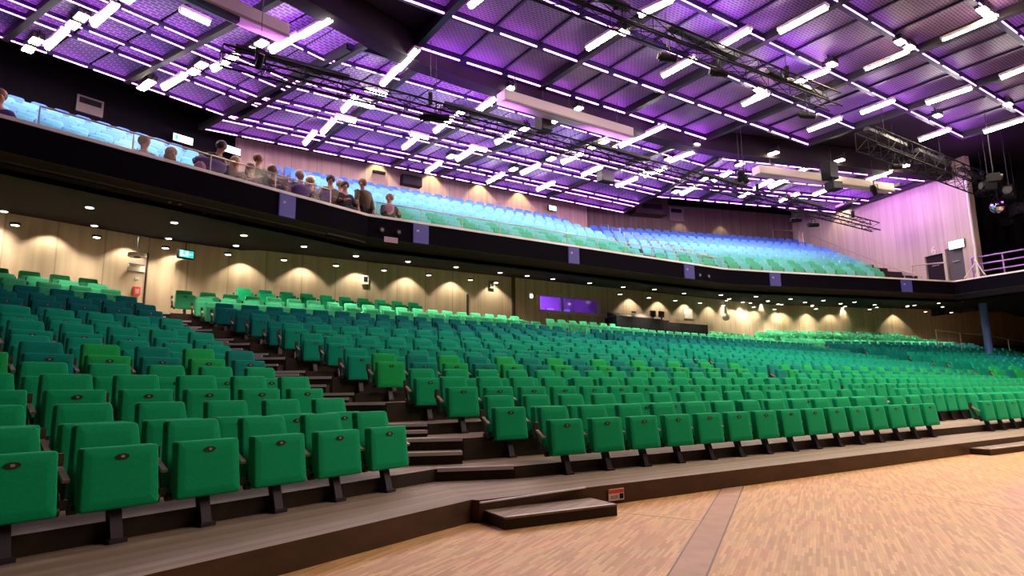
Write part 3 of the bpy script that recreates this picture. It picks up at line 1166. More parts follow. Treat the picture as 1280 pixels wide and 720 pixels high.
for i in range(4, 17):
    P0 = kf + nF * (PITCHROW * (i - 15)) + (KINK[4] - kf) * 0
    xk = 945 + 27 * (15 - i)
    zf = PLAT + (ZR[i] if i < 16 else 3.25) + .12
    FROWS.append((i, P0, zf))
    jj = 0
    for j in range(-30, 60):
        P = np.array([P0[0], P0[1], zf]) + np.array([tF[0], tF[1], 0]) * (j * SP + (.3 if i % 2 else 0))
        x, y, z = proj(P + np.array([0, 0, .7]))
        if x < xk + 6:
            continue
        if x > min(1132 + (16 - i) * 24, 1305):
            break
        jj += 1
        seats.append(dict(P=P, rz=math.radians(FD), fab=row_fabric(i, j, 'R') if i < 16 else 'fabric_green_lit', last=False, row=i, j=jj - 1, blk='rear far block'))
for (i, P0, zf) in FROWS:
    A_ = np.array([P0[0], P0[1], 0]) - nF * .82
    B_ = A_ + nF * (.88 if i < 16 else 2.4)
    lo, hi = -1.0 + .32 * (15 - i), 30.0
    m = MB()
    m.prism([A_ + tF * lo, A_ + tF * hi, B_ + tF * hi, B_ + tF * lo], zf - .4, zf, 'tier_mid', 'riser')
    struct(m, 'seating_tier')
# the short raised row of ten against the rear wall
p, t, n = rowC(15)
for j in range(10):
    xa = on_plane(306 + 0 * j, 380, p + n * 1.45, n)
    P = xa + t * (j * .66)
    P = np.array([P[0], P[1], PLAT + ZR[15] + .0])
    seats.append(dict(P=P, rz=math.radians(ANG[15]), fab='fabric_green', last=(j == 9), row=16, j=j, blk='raised row'))
m = MB()
ra_, rb_ = xa - t * .5 - n * .35, xa + t * 6.6 - n * .35
zraise = on_plane(306, 381, p + n * 1.45, n)[2] - .21
m.prism([ra_, rb_, rb_ + n * .95, ra_ + n * .95], PLAT + ZR[15] - .05, zraise, 'tier_mid', 'riser')
struct(m, 'seating_tier')
for s in seats:
    if s['blk'] == 'raised row':
        s['P'][2] = zraise
for s in seats:
    x, y, z = proj(s['P'] + np.array([0, 0, .5]))
    inside = -40 < x < 1320 and -40 < y < 770
    s['size'] = (1.0 if inside else .0) / z
seats.sort(key=lambda s: -s['size'])
ROWN = ['front'] + [nth(k) for k in range(2, 17)]
stuff = MB()
for q, s in enumerate(seats):
    if q < 300:
        if s['blk'] == 'raised row':
            lab = 'green folding seat, %s from the far end, short raised row against rear wall' % nth(10 - s['j'])
        else:
            where = 'stepped aisle' if s['blk'] != 'far block' else 'gap in the rows'
            lab = '%s folding seat, %s from %s, %s row, %s' % (COLN[s['fab']], nth(s['j'] + 1), where, ROWN[s['row']], s['blk'])
        root = empty('auditorium_seat', s['P'], s['rz'], label=lab, cat='seat', group='folding seats in the stalls')
        made = []
        for (nme, me, par) in seat_proto(s['fab'], s['last']):
            o = bpy.data.objects.new(nme, me)
            COL.objects.link(o)
            o.parent = root if par is None else made[par]
            made.append(o)
    else:
        lowpoly_seat(stuff, s['fab'], s['P'], s['rz'], s['last'])
stuff.build('distant_stalls_seating', label='mass of distant green and teal folding seats filling the rear stalls', cat='seating', kind='stuff')

# balcony seats
def balcony_seat(mb, fab, P, rz, full):
    T = Matrix.Translation(Vector([float(v) for v in P])) @ Matrix.Rotation(rz, 4, 'Z')
    m = MB()
    pad(m, .49, .48, .25, .60, -.05, .03, .13, .04, fab, 2)
    pad(m, .49, .44, .30, .80, .09, .15, .2, .07, fab, 2)
    m.box((-.24, .16, .12), (.24, .19, .55), 'seat_shell_wood')
    for sx in (-.28, .28):
        m.box((sx - .02, 0, 0), (sx + .02, .2, .50), 'seat_shell_wood' if full else 'seat_metal')
    m.box((-.27, -.02, .18), (.27, .06, .24), 'seat_shell_wood')
    k = len(mb.v)
    mb.v += [tuple(T @ Vector(v)) for v in m.v]
    for f, mi, sm in zip(m.f, m.m, m.sm):
        mb.f.append(tuple(j + k for j in f)); mb.m.append(mb.mi(m.mats[mi])); mb.sm.append(sm)


BFAB = ['fabric_b_green', 'fabric_b_aqua', 'fabric_b_aqua', 'fabric_b_cyan', 'fabric_b_cyan', 'fabric_b_cyan', 'fabric_b_sky', 'fabric_b_sky', 'fabric_b_sky', 'fabric_b_blue', 'fabric_b_blue']
BCOL = {'fabric_b_green': 'green', 'fabric_b_aqua': 'pale aqua', 'fabric_b_cyan': 'cyan', 'fabric_b_sky': 'sky blue', 'fabric_b_blue': 'deep blue'}
bs = []
for bi, b in enumerate(blocks):
    for i in range(b.rows):
        ta, tb, n, z = b.row(i)
        cnt = int((tb - ta) / .60) + 1
        for j in range(cnt):
            t = ta + .3 + j * .60 + (.3 if i % 2 else 0)
            if t > tb + .1:
                continue
            P = pt(b.fr, t, n, z)
            fi = i + (1 if bi == 0 else 0)
            fab = BFAB[min(fi, 10)]
            if i < 2 and bi > 0 and (j + i) % 2:
                fab = 'fabric_b_aqua' if i == 0 else 'fabric_b_green'
            x, y, zz = proj(P + np.array([0, 0, .6]))
            if x < -30 or x > 1300:
                continue
            bs.append(dict(P=P, rz=math.atan2(b.fr[0][1], b.fr[0][0]), fab=fab, row=i, j=j, bi=bi, size=1 / zz))
bs.sort(key=lambda s: -s['size'])
BM = {}
stuff = MB()
for q, s in enumerate(bs):
    if q < 300:
        if s['fab'] not in BM:
            mm = MB(); balcony_seat(mm, s['fab'], (0, 0, 0), 0, True); BM[s['fab']] = mm.mesh('balcony_seat')
        o = bpy.data.objects.new('balcony_seat', BM[s['fab']])
        COL.objects.link(o)
        o.location = [float(v) for v in s['P']]
        o.rotation_euler = (0, 0, s['rz'])
        tag(o, '%s balcony seat, %s along the %s row from the ledge, %s balcony block' % (BCOL[s['fab']], nth(s['j'] + 1), nth(s['row'] + 1), bn[s['bi']]), 'seat', 'balcony seats')
    else:
        balcony_seat(stuff, s['fab'], s['P'], s['rz'], True)
stuff.build('distant_balcony_seating', label='mass of distant blue and aqua seats filling the rear of the balcony', cat='seating', kind='stuff')

# ================================================================== LIGHTS AND LAMPS
def fr_of(x, P):
    if P @ NL < 22.4 and P @ TL < 11.8 and x < 420:
        return L, 'near'
    if P @ TR > 17.2 and x > 800 and P @ NR > 22.8:
        return R, 'far'
    return C, 'middle'


tube_n = [0]


def tube_light(P0, P1, label, thin=False):
    P0, P1 = np.asarray(P0), np.asarray(P1)
    c = (P0 + P1) / 2
    d = (P1 - P0); ln = float(np.linalg.norm(d)); rz = math.atan2(d[1], d[0])
    root = empty('fluorescent_light', c, rz, label=label, cat='ceiling light', group='ceiling tube lights')
    w = .05 if thin else .15
    m = MB()
    m.box((-ln / 2 - .03, -w / 2 - .04, .03), (ln / 2 + .03, w / 2 + .04, .12), 'girder')
    m.build('housing', root)
    m = MB()
    m.tube((-ln / 2, 0, 0), (ln / 2, 0, 0), w / 2, 'tube', 8)
    m.build('tube', root)
    m = MB()
    for sx in (-1, 1):
        m.box((sx * (ln / 2 + .01) - .02, -.03, -.03), (sx * (ln / 2 + .01) + .02, .03, .05), 'steel_dark')
    m.build('end_cap', root)


def flood_light(P, rz, label, w=.20, ln=.32):
    root = empty('flood_light', P, rz, label=label, cat='floodlight', group='warm floodlights on the ceiling beams')
    m = MB()
    m.box((-ln / 2 - .03, -w / 2 - .03, .02), (ln / 2 + .03, w / 2 + .03, .2), 'steel_dark')
    m.build('housing', root)
    m = MB()
    m.box((-ln / 2, -w / 2, -.01), (ln / 2, w / 2, .02), 'flood')
    m.build('lens', root, label='glowing warm lens')
    m = MB()
    for sx in (-1, 1):
        m.bar((sx * (ln / 2 + .05), 0, .04), (sx * (ln / 2 + .05), 0, .30), .03, .05, 'steel_dark')
    m.build('bracket', root)


NEAR_T = [((735, 61), (770, 39)), ((800, 19), (840, 0)), ((829, 95), (869, 73)), ((895, 62), (937, 37)), ((929, 131), (960, 117)),
          ((975, 40), (1033, 9)), ((1082, 88), (1135, 66)), ((997, 103), (1035, 88)), ((1178, 51), (1246, 23)), ((1159, 129), (1214, 110)),
          ((1077, 141), (1117, 126)), ((1011, 163), (1051, 148)), ((1252, 97), (1290, 82)), ((1150, 175), (1187, 162)), ((1231, 165), (1280, 149)), ((588, 8), (606, -6))]
for k, (a, b) in enumerate(NEAR_T):
    tn = (k in (6, 8))
    P0, P1 = on_z(*a, ZN - .48), on_z(*b, ZN - .48)
    c = (P0 + P1) / 2
    col = sum(1 for q in COLS if q[0] < c @ TC) - 2
    row = sum(1 for q in NLN if q > c @ NC)
    tube_light(P0, P1, '%swhite tube light over the floor, %s bay across, %s cross beam from the bulkhead' % ('thin ' if tn else '', nth(max(1, col)), nth(max(1, row))), tn)
NEAR_F = [(779, 41), (948, 113), (1125, 53), (1137, 60), (1040, 81), (1228, 13), (1236, 20), (1260, 131), (1172, 145)]
for k, a in enumerate(NEAR_F):
    P = on_z(*a, ZN - .3)
    flood_light(P, math.radians(34), 'warm floodlight over the floor grid, %s across from the dark ceiling corner' % nth(k + 1))
FAR_T = [(130, 20, 0), (70, 50, 0), (395, 35, 0), (356, 55, 0), (281, 79, 0), (217, 103, 0), (244, 21, 1), (510, 75, 0), (488, 96, 0), (470, 115, 1), (437, 130, 0), (455, 131, 1), (432, 149, 1), (410, 159, 0), (387, 173, 0),
         (607, 132, 0), (554, 157, 0), (524, 170, 1), (513, 179, 0), (632, 172, 0), (581, 194, 0), (598, 186, 1), (542, 209, 0), (663, 212, 0), (619, 223, 0), (682, 233, 0), (715, 198, 0), (786, 178, 0), (815, 165, 0),
         (852, 196, 0), (819, 215, 0), (861, 238, 0), (902, 221, 0), (974, 229, 0), (986, 247, 0), (953, 231, 0), (1099, 220, 0), (1030, 239, 0), (740, 214, 0), (783, 228, 0)]
cnt = {}
for (x, y, tang) in FAR_T:
    P = on_z(x, y, ZF - .38)
    fr, who = fr_of(x, P)
    d = fr[0] if tang else fr[1]
    ln = .75 if tang else 1.35
    cnt[who] = cnt.get(who, 0) + 1
    tube_light(P - d * ln / 2, P + d * ln / 2, 'white tube light %s the beams, %s along the %s balcony ceiling' % ('across' if tang else 'beside', nth(cnt[who]), who))
FAR_F = [(160, -1), (102, 22), (91, 32), (45, 52), (36, 62), (327, 55), (313, 64), (252, 82), (242, 90), (187, 104), (179, 110), (637, 112), (575, 142), (722, 137), (694, 151), (655, 162), (564, 196), (642, 212), (689, 199), (770, 184), (755, 178), (740, 185),
         (868, 182), (837, 199), (805, 217), (845, 240), (881, 224), (967, 192), (1003, 213), (925, 206), (1049, 201), (1130, 208), (935, 242), (927, 246)]
cnt = {}
for (x, y) in FAR_F:
    P = on_z(x, y, ZF - .25)
    fr, who = fr_of(x, P)
    cnt[who] = cnt.get(who, 0) + 1
    flood_light(P, math.atan2(fr[1][1], fr[1][0]), 'warm floodlight, %s along the beams of the %s balcony ceiling' % (nth(cnt[who]), who), .24, .40)

# beams of the visible floodlights, then unseen ones added to light floor and seats
def flood_beam(P, w=HOUSE_W):
    area('flood_beam', P - np.array([0, 0, .05]), P - np.array([0, 0, 5]), .4, .4, w, (1.0, .82, .60), 150)


for a in NEAR_F:
    flood_beam(on_z(*a, ZN - .3))
k = 0
for n in (-1.2, 2.6, 5.1):
    for t in (9.8, 14.7, 19.2, 23.9, 28.4):
        P = pt(C, t, n, ZN - .3)
        if proj(P)[1] > -15:
            continue
        k += 1
        flood_light(P, math.radians(34), 'added warm floodlight high over the stage floor, %s of those past the picture edge' % nth(k))
        flood_beam(P)

# purple fill: led battens added on the trusses, aimed up at the mesh
def batten(P, target, rz, energy, label, sx=3.0):
    root = empty('added_wash_batten', P, rz, label=label, cat='stage light', group='added purple wash battens')
    m = MB(); m.box((-sx / 2, -.09, -.08), (sx / 2, .09, .05), 'steel_dark'); m.build('housing', root)
    m = MB()
    for q in range(10):
        m.box((-sx / 2 + .05 + q * sx / 10, -.06, .05), (-sx / 2 - .05 + (q + 1) * sx / 10, .06, .06), 'led')
    m.build('lens', root, label='row of purple lenses on an added batten')
    area('wash', np.asarray(P) + np.array([0, 0, .12]), target, sx, .3, energy, (.58, .11, 1.0))


PW = 200
for k, (t, n) in enumerate(((4, 16.3), (10, 16.3), (16, 16.3), (22, 16.3), (28, 16.3))):
    batten(pt(C, t, n, 9.95), pt(C, t, n + 4.5, ZF), math.radians(34), PW, 'added purple wash batten on the long truss, %s along' % nth(k + 1))
for k, (t, n) in enumerate(((9.5, 10.7), (14, 10.7), (18.5, 10.7))):
    batten(pt(C, t, n, 10.95), pt(C, t, n + .3, 14), math.radians(34), PW * .2, 'added purple wash batten on the short truss over the floor, %s along' % nth(k + 1))
for k, (t, n) in enumerate(((25, 11), (29, 11), (33, 11))):
    batten(pt(C, t, n, 10.65), pt(C, t, n - 1, 14), math.radians(34), PW * .14, 'added purple wash batten on the heavy truss by the side wall, %s along' % nth(k + 1))
for k, (t, n) in enumerate(((1.5, 14.2), (6, 14.2), (-3, 14.2))):
    batten(pt(L, t, n, 10.45), pt(L, t, n + 3.5, ZF), math.radians(53), PW, 'added purple wash batten on the near girder, %s along' % nth(k + 1))

for k, n in enumerate((23.5, 26.0)):  # more added battens, turning the side wall purple
    batten(pt(R, RT - 3.2, n, 10.9), pt(R, RT, n + .4, 9.0), math.radians(107), 170, 'added purple wash batten hung before the side wall, %s from the stage' % nth(k + 1), 1.6)

# recessed downlights in the balcony soffit
DL = [(5, 263), (19, 280), (112, 258), (118, 281), (121, 295.5), (218, 277), (211, 297), (207, 309), (305, 293), (295, 306), (285, 317), (380, 307), (355, 324), (445, 319), (420, 331), (510, 326), (480, 337), (570, 333), (536, 343), (625, 340), (588, 349), (620, 352.5),
      (659, 344), (691, 348), (737, 353), (779, 358), (775, 367), (818, 361), (811, 371.5), (855, 366), (844, 375), (875, 378), (901, 368), (908, 375), (904, 381), (945, 370), (938, 378), (942, 383), (988, 373), (977, 380), (968, 386), (1029, 375), (1015, 382), (1020, 385.5),
      (1068, 377), (1053, 384), (1087, 386), (1143, 381), (1122, 387), (1157, 389), (1178, 383), (1189, 390), (1205, 376), (1213, 384), (1241, 378)]
dl_proto = None
for k, (x, y) in enumerate(DL):
    P = on_soffit(x, y)
    root = empty('downlight', P, 0, label='round downlight in the dark balcony soffit, %s in line from the near end' % nth(k + 1), cat='downlight', group='downlights under the balcony')
    if dl_proto is None:
        m = MB(); m.tube((0, 0, -.03), (0, 0, .02), .11, 'steel_dark', 16); a_ = m.mesh('trim_ring')
        m = MB(); m.tube((0, 0, -.036), (0, 0, -.028), .08, 'downlight_lens', 16); b_ = m.mesh('lens')
        dl_proto = (a_, b_)
    for nme, me in zip(('trim_ring', 'lens'), dl_proto):
        o = bpy.data.objects.new(nme, me); COL.objects.link(o); o.parent = root
    spot('downlight_beam', P - np.array([0, 0, .06]), P - np.array([0, 0, 3]), DOWN_W, (1, .86, .66), 104, .95, .1)
# extra downlights added to brighten the far rear rows
for k, t in enumerate(np.arange(19.5, 34, 2.3)):
    for n in (26.6, 28.6):
        hit = SOFT.ray_cast(Vector([float(v) for v in pt(R, t, n, 3.0)]), Vector((0, 0, 1)))
        if hit[0] is None:
            continue
        P = np.array(hit[0])
        root = empty('downlight', P, 0, label='added round downlight over the rear far block, %s across, %s line before the wall' % (nth(k + 1), 'first' if n > 27 else 'second'), cat='downlight', group='downlights under the balcony')
        for nme, me in zip(('trim_ring', 'lens'), dl_proto):
            o = bpy.data.objects.new(nme, me); COL.objects.link(o); o.parent = root
        spot('downlight_beam', P - np.array([0, 0, .06]), P - np.array([0, 0, 3]), DOWN_W, (1, .86, .66), 104, .95, .1)
wash = []  # wall washers that make the scallops of light
for t in np.arange(-2.0, float(RW[1] @ TL), 1.9):
    wash.append((pt(L, t, 19.6 - .42, SOFB - .06), -NL))
for t in np.arange(tc_a + .6, tc_b - .2, 1.9):
    if bt0 - 1.0 < t < bt1 + .2:
        continue
    wash.append((pt(C, t, 21.2 - .42, SOFB - .06), -NC))
for t in (18.5, 20.2, 21.9, 23.6, 25.3, 27.0, 28.7, 33.5):
    wash.append((pt(R, t, 29.8 - .45, SOFB - .06), -NR))
for P, n in wash:
    hit = SOFT.ray_cast(Vector((float(P[0]), float(P[1]), 3.0)), Vector((0, 0, 1)))
    if hit[0] is not None:
        P = np.array([P[0], P[1], hit[0].z - .04])
    spot('wall_washer', P, P - np.array([0, 0, 3]) - n * .0, WASH_W, (1, .86, .64), 106, .4, .03)
# washers high on the balcony walls
for t in (11.0, 13.9, 16.8, 19.4):
    P = pt(C, t, 27.45, 12.6)
    spot('wall_washer', P, P - np.array([0, 0, 3]), WASH_W * 2.0, (1, .78, .50), 90, .4, .05)
for t, f in ((-1.0, .35), (3.5, .5), (9.5, 1.4), (11.2, 1.4)):
    P = pt(L, t, 24.0, 11.6)
    spot('wall_washer', P, P - np.array([0, 0, 3]), WASH_W * f, (1, .78, .55), 100, .4, .05)
for t in (21.5, 24.5):
    P = pt(R, t, 33.3, 12.0)
    spot('wall_washer', P, P - np.array([0, 0, 3]), WASH_W * 1.0, (1, .75, .5), 90, .4, .05)
P = pt(R, RT - .4, 29.5, 12.2)
spot('wall_washer', P, P - np.array([0, 0, 3]), WASH_W * 2, (1, .78, .5), 100, .5, .05)

# ================================================================== RIGGING
def truss(A, B, h, w, label, bays=1.0, hang=()):
    A, B = Vector([float(v) for v in A]), Vector([float(v) for v in B])
    d = (B - A); ln = d.length; d.normalize()
    s = Vector((-d.y, d.x, 0)); u = Vector((0, 0, 1))
    root = empty('lighting_truss', A, 0, label=label, cat='truss')
    N_ = max(2, int(ln / bays))
    cs = [s * (i * w / 2) + u * (j * h / 2) for i, j in ((-1, -1), (1, -1), (1, 1), (-1, 1))]
    for c in cs:
        m = MB(); m.tube(c, d * ln + c, .030, 'black', 6); m.build('chord', root)
    m = MB()
    for k in range(N_):
        a, b = d * (ln * k / N_), d * (ln * (k + 1) / N_)
        for q in range(4):
            c0, c1 = cs[q], cs[(q + 1) % 4]
            if k % 2:
                c0, c1 = c1, c0
            m.tube(a + c0, b + c1, .013, 'black', 5)
        for q in range(4):
            m.tube(a + cs[q], a + cs[(q + 1) % 4], .013, 'black', 5)
    m.build('lacing', root)
    m = MB()
    for f in hang:
        a = d * (ln * f)
        m.tube(a + u * h / 2, a + u * (ZN - .1 - A.z), .010, 'steel_dark', 5)
        m.box((a.x - .06, a.y - .06, h / 2), (a.x + .06, a.y + .06, h / 2 + .35), 'black')
    if hang:
        m.build('hoist', root)


truss(pt(C, 2.2, 16.3, 9.63), pt(C, 34.9, 16.4, 9.63), .40, .42, 'long black lattice truss hanging in front of the balcony ceiling', 1.0, (.18, .42, .68, .93))
truss(pt(C, 7.4, 10.9, 10.63), pt(C, 20.3, 10.4, 10.63), .45, .45, 'short black lattice truss hung over the floor beneath the ceiling grid', 1.0, (.25, .8))
truss(pt(C, 23.6, 11.1, 10.3), pt(C, 38.5, 11.0, 10.3), .70, .75, 'heavy black box truss running across the top of the pink side wall', .9, (.1, .42, .7))


def girder(A, B, label, w=.55, h=.42):
    A, B = np.asarray(A), np.asarray(B)
    d = B - A; ln = np.linalg.norm(d); rz = math.atan2(d[1], d[0])
    root = empty('box_girder', A, rz, label=label, cat='beam')
    m = MB(); m.box((0, -w / 2, -h / 2), (ln, w / 2, h / 2), 'girder'); m.build('casing', root)
    m = MB(); m.bar((0, -w / 2, -h / 2 - .02), (ln, -w / 2, -h / 2 - .02), .06, .06, 'yellow' if 0 else 'grey_panel'); m.build('lip', root)
    m = MB()
    for f in (.1, .5, .9):
        m.tube((ln * f, 0, h / 2), (ln * f, 0, ZF - A[2]), .02, 'steel_dark', 6)
    m.build('hanger', root)


g0, g1 = on_z(255, -2, 10.7), on_z(356, 42, 10.7)
girder(g0 - (g1 - g0) * 2.2, g1, 'long pale boxed beam hung under the near balcony ceiling', .5, .35)
girder(on_z(626, 121, 10.7), on_z(786, 168, 10.7), 'pale boxed beam hung under the middle balcony ceiling', .5, .35)
girder(on_z(945, 213, 10.7), on_z(1112, 236, 10.7), 'pale boxed beam hung under the far balcony ceiling', .5, .35)


def spotlight(x, y, z, yaw, pitch, label, ln=.55, r=.13, top=None):
    P = on_z(x, y, z)
    root = empty('stage_spotlight', P, yaw, label=label, cat='stage light', group='stage spotlights')
    dx, dz = math.cos(pitch), math.sin(pitch)
    a = Vector((-dx * ln / 2, 0, -dz * ln / 2)); b = -a
    m = MB(); m.tube(a, b, r, 'black', 12, r * .82); m.tube(a * 1.25, a, r * .7, 'black', 12); m.build('body', root)
    m = MB(); m.tube(b, b * 1.06, r * .8, 'steel', 12); m.build('lens_ring', root)
    m = MB()
    for s in (-1, 1):
        m.bar((0, s * r * 1.15, 0), (0, s * r * 1.15, .30), .04, .015, 'black')
    m.bar((0, -r * 1.15, .30), (0, r * 1.15, .30), .04, .02, 'black'); m.build('yoke', root)
    m = MB(); m.tube((0, 0, .30), (0, 0, .55), .022, 'steel_dark', 6); m.tube((0, 0, .55), (0, 0, (ZN if y < 150 and x > 800 else ZF) - z), .008, 'steel_dark', 5); m.build('clamp', root)


YAW = math.radians(-40)
for k, (x, y, z, yaw, pi_, lab) in enumerate((
        (835, 72, 10.6, .1, -.1, 'black stage spotlight hung under the floor grid, nearest the short truss'),
        (899, 91, 10.6, .1, -.1, 'black stage spotlight hung under the floor grid, above the dark bulkhead'),
        (1010, 144, 10.6, -.3, -.25, 'black stage spotlight hung by the end of the floor grid'),
        (545, 147, 9.4, .1, 0, 'long black spotlight on the truss below the middle balcony ceiling'),
        (995, 275, 9.2, .2, .1, 'grey spotlight under the far end of the long truss, first of two'),
        (1017, 281, 9.2, .1, 0, 'black spotlight under the far end of the long truss, second of two'),
        (1093, 239, 10.2, .9, -.5, 'small black spotlight silhouetted against the pink side wall'),
        (1120, 208, 9.9, .3, .1, 'black spotlight beside the warm floodlight near the side wall'),
        (325, 76, 9.3, -.8, .9, 'black spotlight clamped to the near end of the long truss'),
        (925, 220, 9.5, 1.2, .9, 'black spotlight under the truss before the far balcony ceiling'),
        (930, 222, 9.3, .3, -.9, 'black spotlight tilted down before the far balcony ceiling'))):
    spotlight(x, y, z, yaw, pi_, lab, (.34 if k == 8 else .5) if k != 3 else .8, .09 if k == 8 else .13)


def speaker_box(x, y, z, rz, w, d, h, label):
    P = on_z(x, y, z)
    root = empty('loudspeaker', P, rz, label=label, cat='loudspeaker')
    m = MB(); m.box((-w / 2, -d / 2, -h / 2), (w / 2, d / 2, h / 2), 'black'); m.build('cabinet', root)
    m = MB(); m.box((-w / 2 + .03, -d / 2 - .02, -h / 2 + .03), (w / 2 - .03, -d / 2, h / 2 - .03), 'black_plastic'); m.build('grille', root)
    m = MB(); m.tube((0, 0, h / 2), (0, 0, ZF - z), .02, 'steel_dark', 6); m.build('hanger', root)


speaker_box(1037, 214, 10.8, .3, .5, .5, .8, 'black hanging loudspeaker above the pale far beam')
speaker_box(1042, 233, 10.0, .3, .55, .5, .35, 'black hanging loudspeaker just under the pale far beam')
speaker_box(679, 150, 10.6, .6, .45, .45, .9, 'black hanging loudspeaker crossing the pale middle beam')
speaker_box(757, 221, 11.2, .6, .8, .4, .55, 'blue-grey hanging box in the middle of the balcony ceiling')
# clutter of motors and a mirror ball at the end of the heavy truss
for k, (x, y, w) in enumerate(((1236, 232, .5), (1262, 240, .6), (1272, 262, .7), (1258, 278, .5), (1242, 222, .4))):
    P = on_z(x, y, 9.6 - .1 * k)
    root = empty('hoist_motor', P, k * .7, label='black rigging motor hung at the dark end of heavy truss, %s from its middle' % nth(k + 1), cat='rigging')
    m = MB(); m.box((-w / 2, -w * .3, -w * .4), (w / 2, w * .3, w * .4), 'black'); m.tube((-w * .7, 0, 0), (-w / 2, 0, 0), w * .3, 'steel_dark', 10); m.build('motor_body', root)
    m = MB(); m.tube((0, 0, w * .4), (0, 0, ZN + .28 - P[2]), .015, 'steel_dark', 5); m.build('chain', root)
P = on_z(1248, 258, 9.2)
mbr = empty('mirror_ball', P, 0, label='silvery mirror ball hanging at the dark end of the heavy truss', cat='mirror ball')
m = MB()
R_ = []
for j in range(1, 12):
    th = math.pi * j / 12
    R_.append([(.34 * math.sin(th) * math.cos(2 * math.pi * i / 20), .34 * math.sin(th) * math.sin(2 * math.pi * i / 20), -.34 * math.cos(th)) for i in range(20)])
mat('mirror', (0.8, 0.75, 0.85), 0.08, 1.0)
m.rings(R_, 'mirror', False); m.build('ball', mbr)
m = MB(); m.tube((0, 0, .33), (0, 0, ZN + .28 - P[2]), .012, 'steel_dark', 6); m.build('cable', mbr)

# ================================================================== BALCONY FITTINGS
# blue light boxes on the fascia
for k, (xa, xb) in enumerate(((348, 368), (516, 535), (710, 723), (855, 867), (962, 975), (1126, 1139))):
    xm = (xa + xb) / 2
    fr, n0, p0 = (L, 0, BF[1]) if xm < 415 else ((C, 0, BF[2]) if xm < 905 else (R, 0, BF[4]))
    a, b = (BF[0], BF[1]) if xm < 415 else ((BF[2], BF[3]) if xm < 905 else (BF[4], BF[5]))
    t = (b - a) / np.linalg.norm(b - a); n = np.array([-t[1], t[0], 0])
    y = {0: 262, 1: 296, 2: 321, 3: 342, 4: 350, 5: 357}[k]
    A, B = on_plane(xa, y, a, n), on_plane(xb, y, a, n)
    wd = float((B - A) @ t)
    root = empty('light_box', (A[0], A[1], 5.53), math.atan2(t[1], t[0]), label='blue glowing panel on the black balcony front, %s from the near end' % nth(k + 1), cat='light panel', group='blue panels on the balcony front')
    m = MB(); m.box((0, -.05, 0), (wd, -.005, .58), 'fascia_light'); m.build('panel', root)
    m = MB(); m.box((wd * .2, -.056, .34), (wd * .36, -.051, .40), 'sign_pink'); m.build('sticker', root)
t = (BF[3] - BF[2]) / np.linalg.norm(BF[3] - BF[2]); n = np.array([-t[1], t[0], 0])
for (x, y, w, h, nm, lab) in ((480, 299, .42, .16, 'notice', 'small pinkish notice on the black balcony front'),):
    A = on_plane(x, y, BF[2], n)
    o = MB(); o.box((0, -.03, -h / 2), (w, -.004, h / 2), 'sign_pink')
    o = o.build(nm, label=lab, cat='sign'); o.location = [float(v) for v in A]; o.rotation_euler = (0, 0, math.atan2(t[1], t[0]))
for k, (x, y) in enumerate(((477, 287.5), (498, 290.5), (874, 344), (885, 345.5))):
    A = on_plane(x, y, BF[2], n)
    o = MB(); o.tube((0, -.05, 0), (0, 0, 0), .09, 'void_grey', 14); o.tube((0, -.06, 0), (0, -.05, 0), .05, 'grey_panel', 10)
    o = o.build('camera_dome', label='small round grey fitting on the balcony front, %s from the near end' % nth(k + 1), cat='fitting'); o.location = [float(v) for v in A]; o.rotation_euler = (0, 0, math.atan2(t[1], t[0]))


def balustrade(a, b, label, z0=B_Z, h=.42, posts=None, off=.08):
    a, b = np.asarray(a), np.asarray(b)
    t = (b - a) / np.linalg.norm(b - a); ln = float(np.linalg.norm(b - a)); n = np.array([-t[1], t[0], 0])
    o0 = a + n * off
    root = empty('balustrade', (o0[0], o0[1], z0), math.atan2(t[1], t[0]), label=label, cat='railing')
    m = MB(); m.tube((0, 0, h), (ln, 0, h), .018, 'steel', 6); m.build('rail', root)
    N_ = posts or max(2, int(ln / 1.4))
    for k in range(N_ + 1):
        m = MB(); m.box((ln * k / N_ - .012, -.012, 0), (ln * k / N_ + .012, .012, h), 'steel'); m.build('post', root)
    m = MB(); m.box((.02, -.005, .03), (ln - .02, .005, h - .03), 'glass'); m.build('pane', root)


balustrade(BF[2] + TC * .3, BF[3], 'low glass balustrade along the middle balcony front')
balustrade(pt(L, 3.6, 13.87, 0), BF[1], 'low glass balustrade in front of the seated people')
# stair rails on the balcony
def rail_line(pts, label, posts=True, h=.9):
    p0 = Vector([float(v) for v in pts[0]])
    root = empty('handrail', p0, 0, label=label, cat='railing')
    m = MB()
    for a, b in zip(pts[:-1], pts[1:]):
        m.tube(Vector([float(v) for v in a]) - p0, Vector([float(v) for v in b]) - p0, .035, 'steel', 8)
    m.build('rail', root)
    if posts:
        for a in pts:
            a = Vector([float(v) for v in a]) - p0
            m = MB(); m.tube(a, a - Vector((0, 0, h)), .025, 'steel', 6); m.build('post', root)


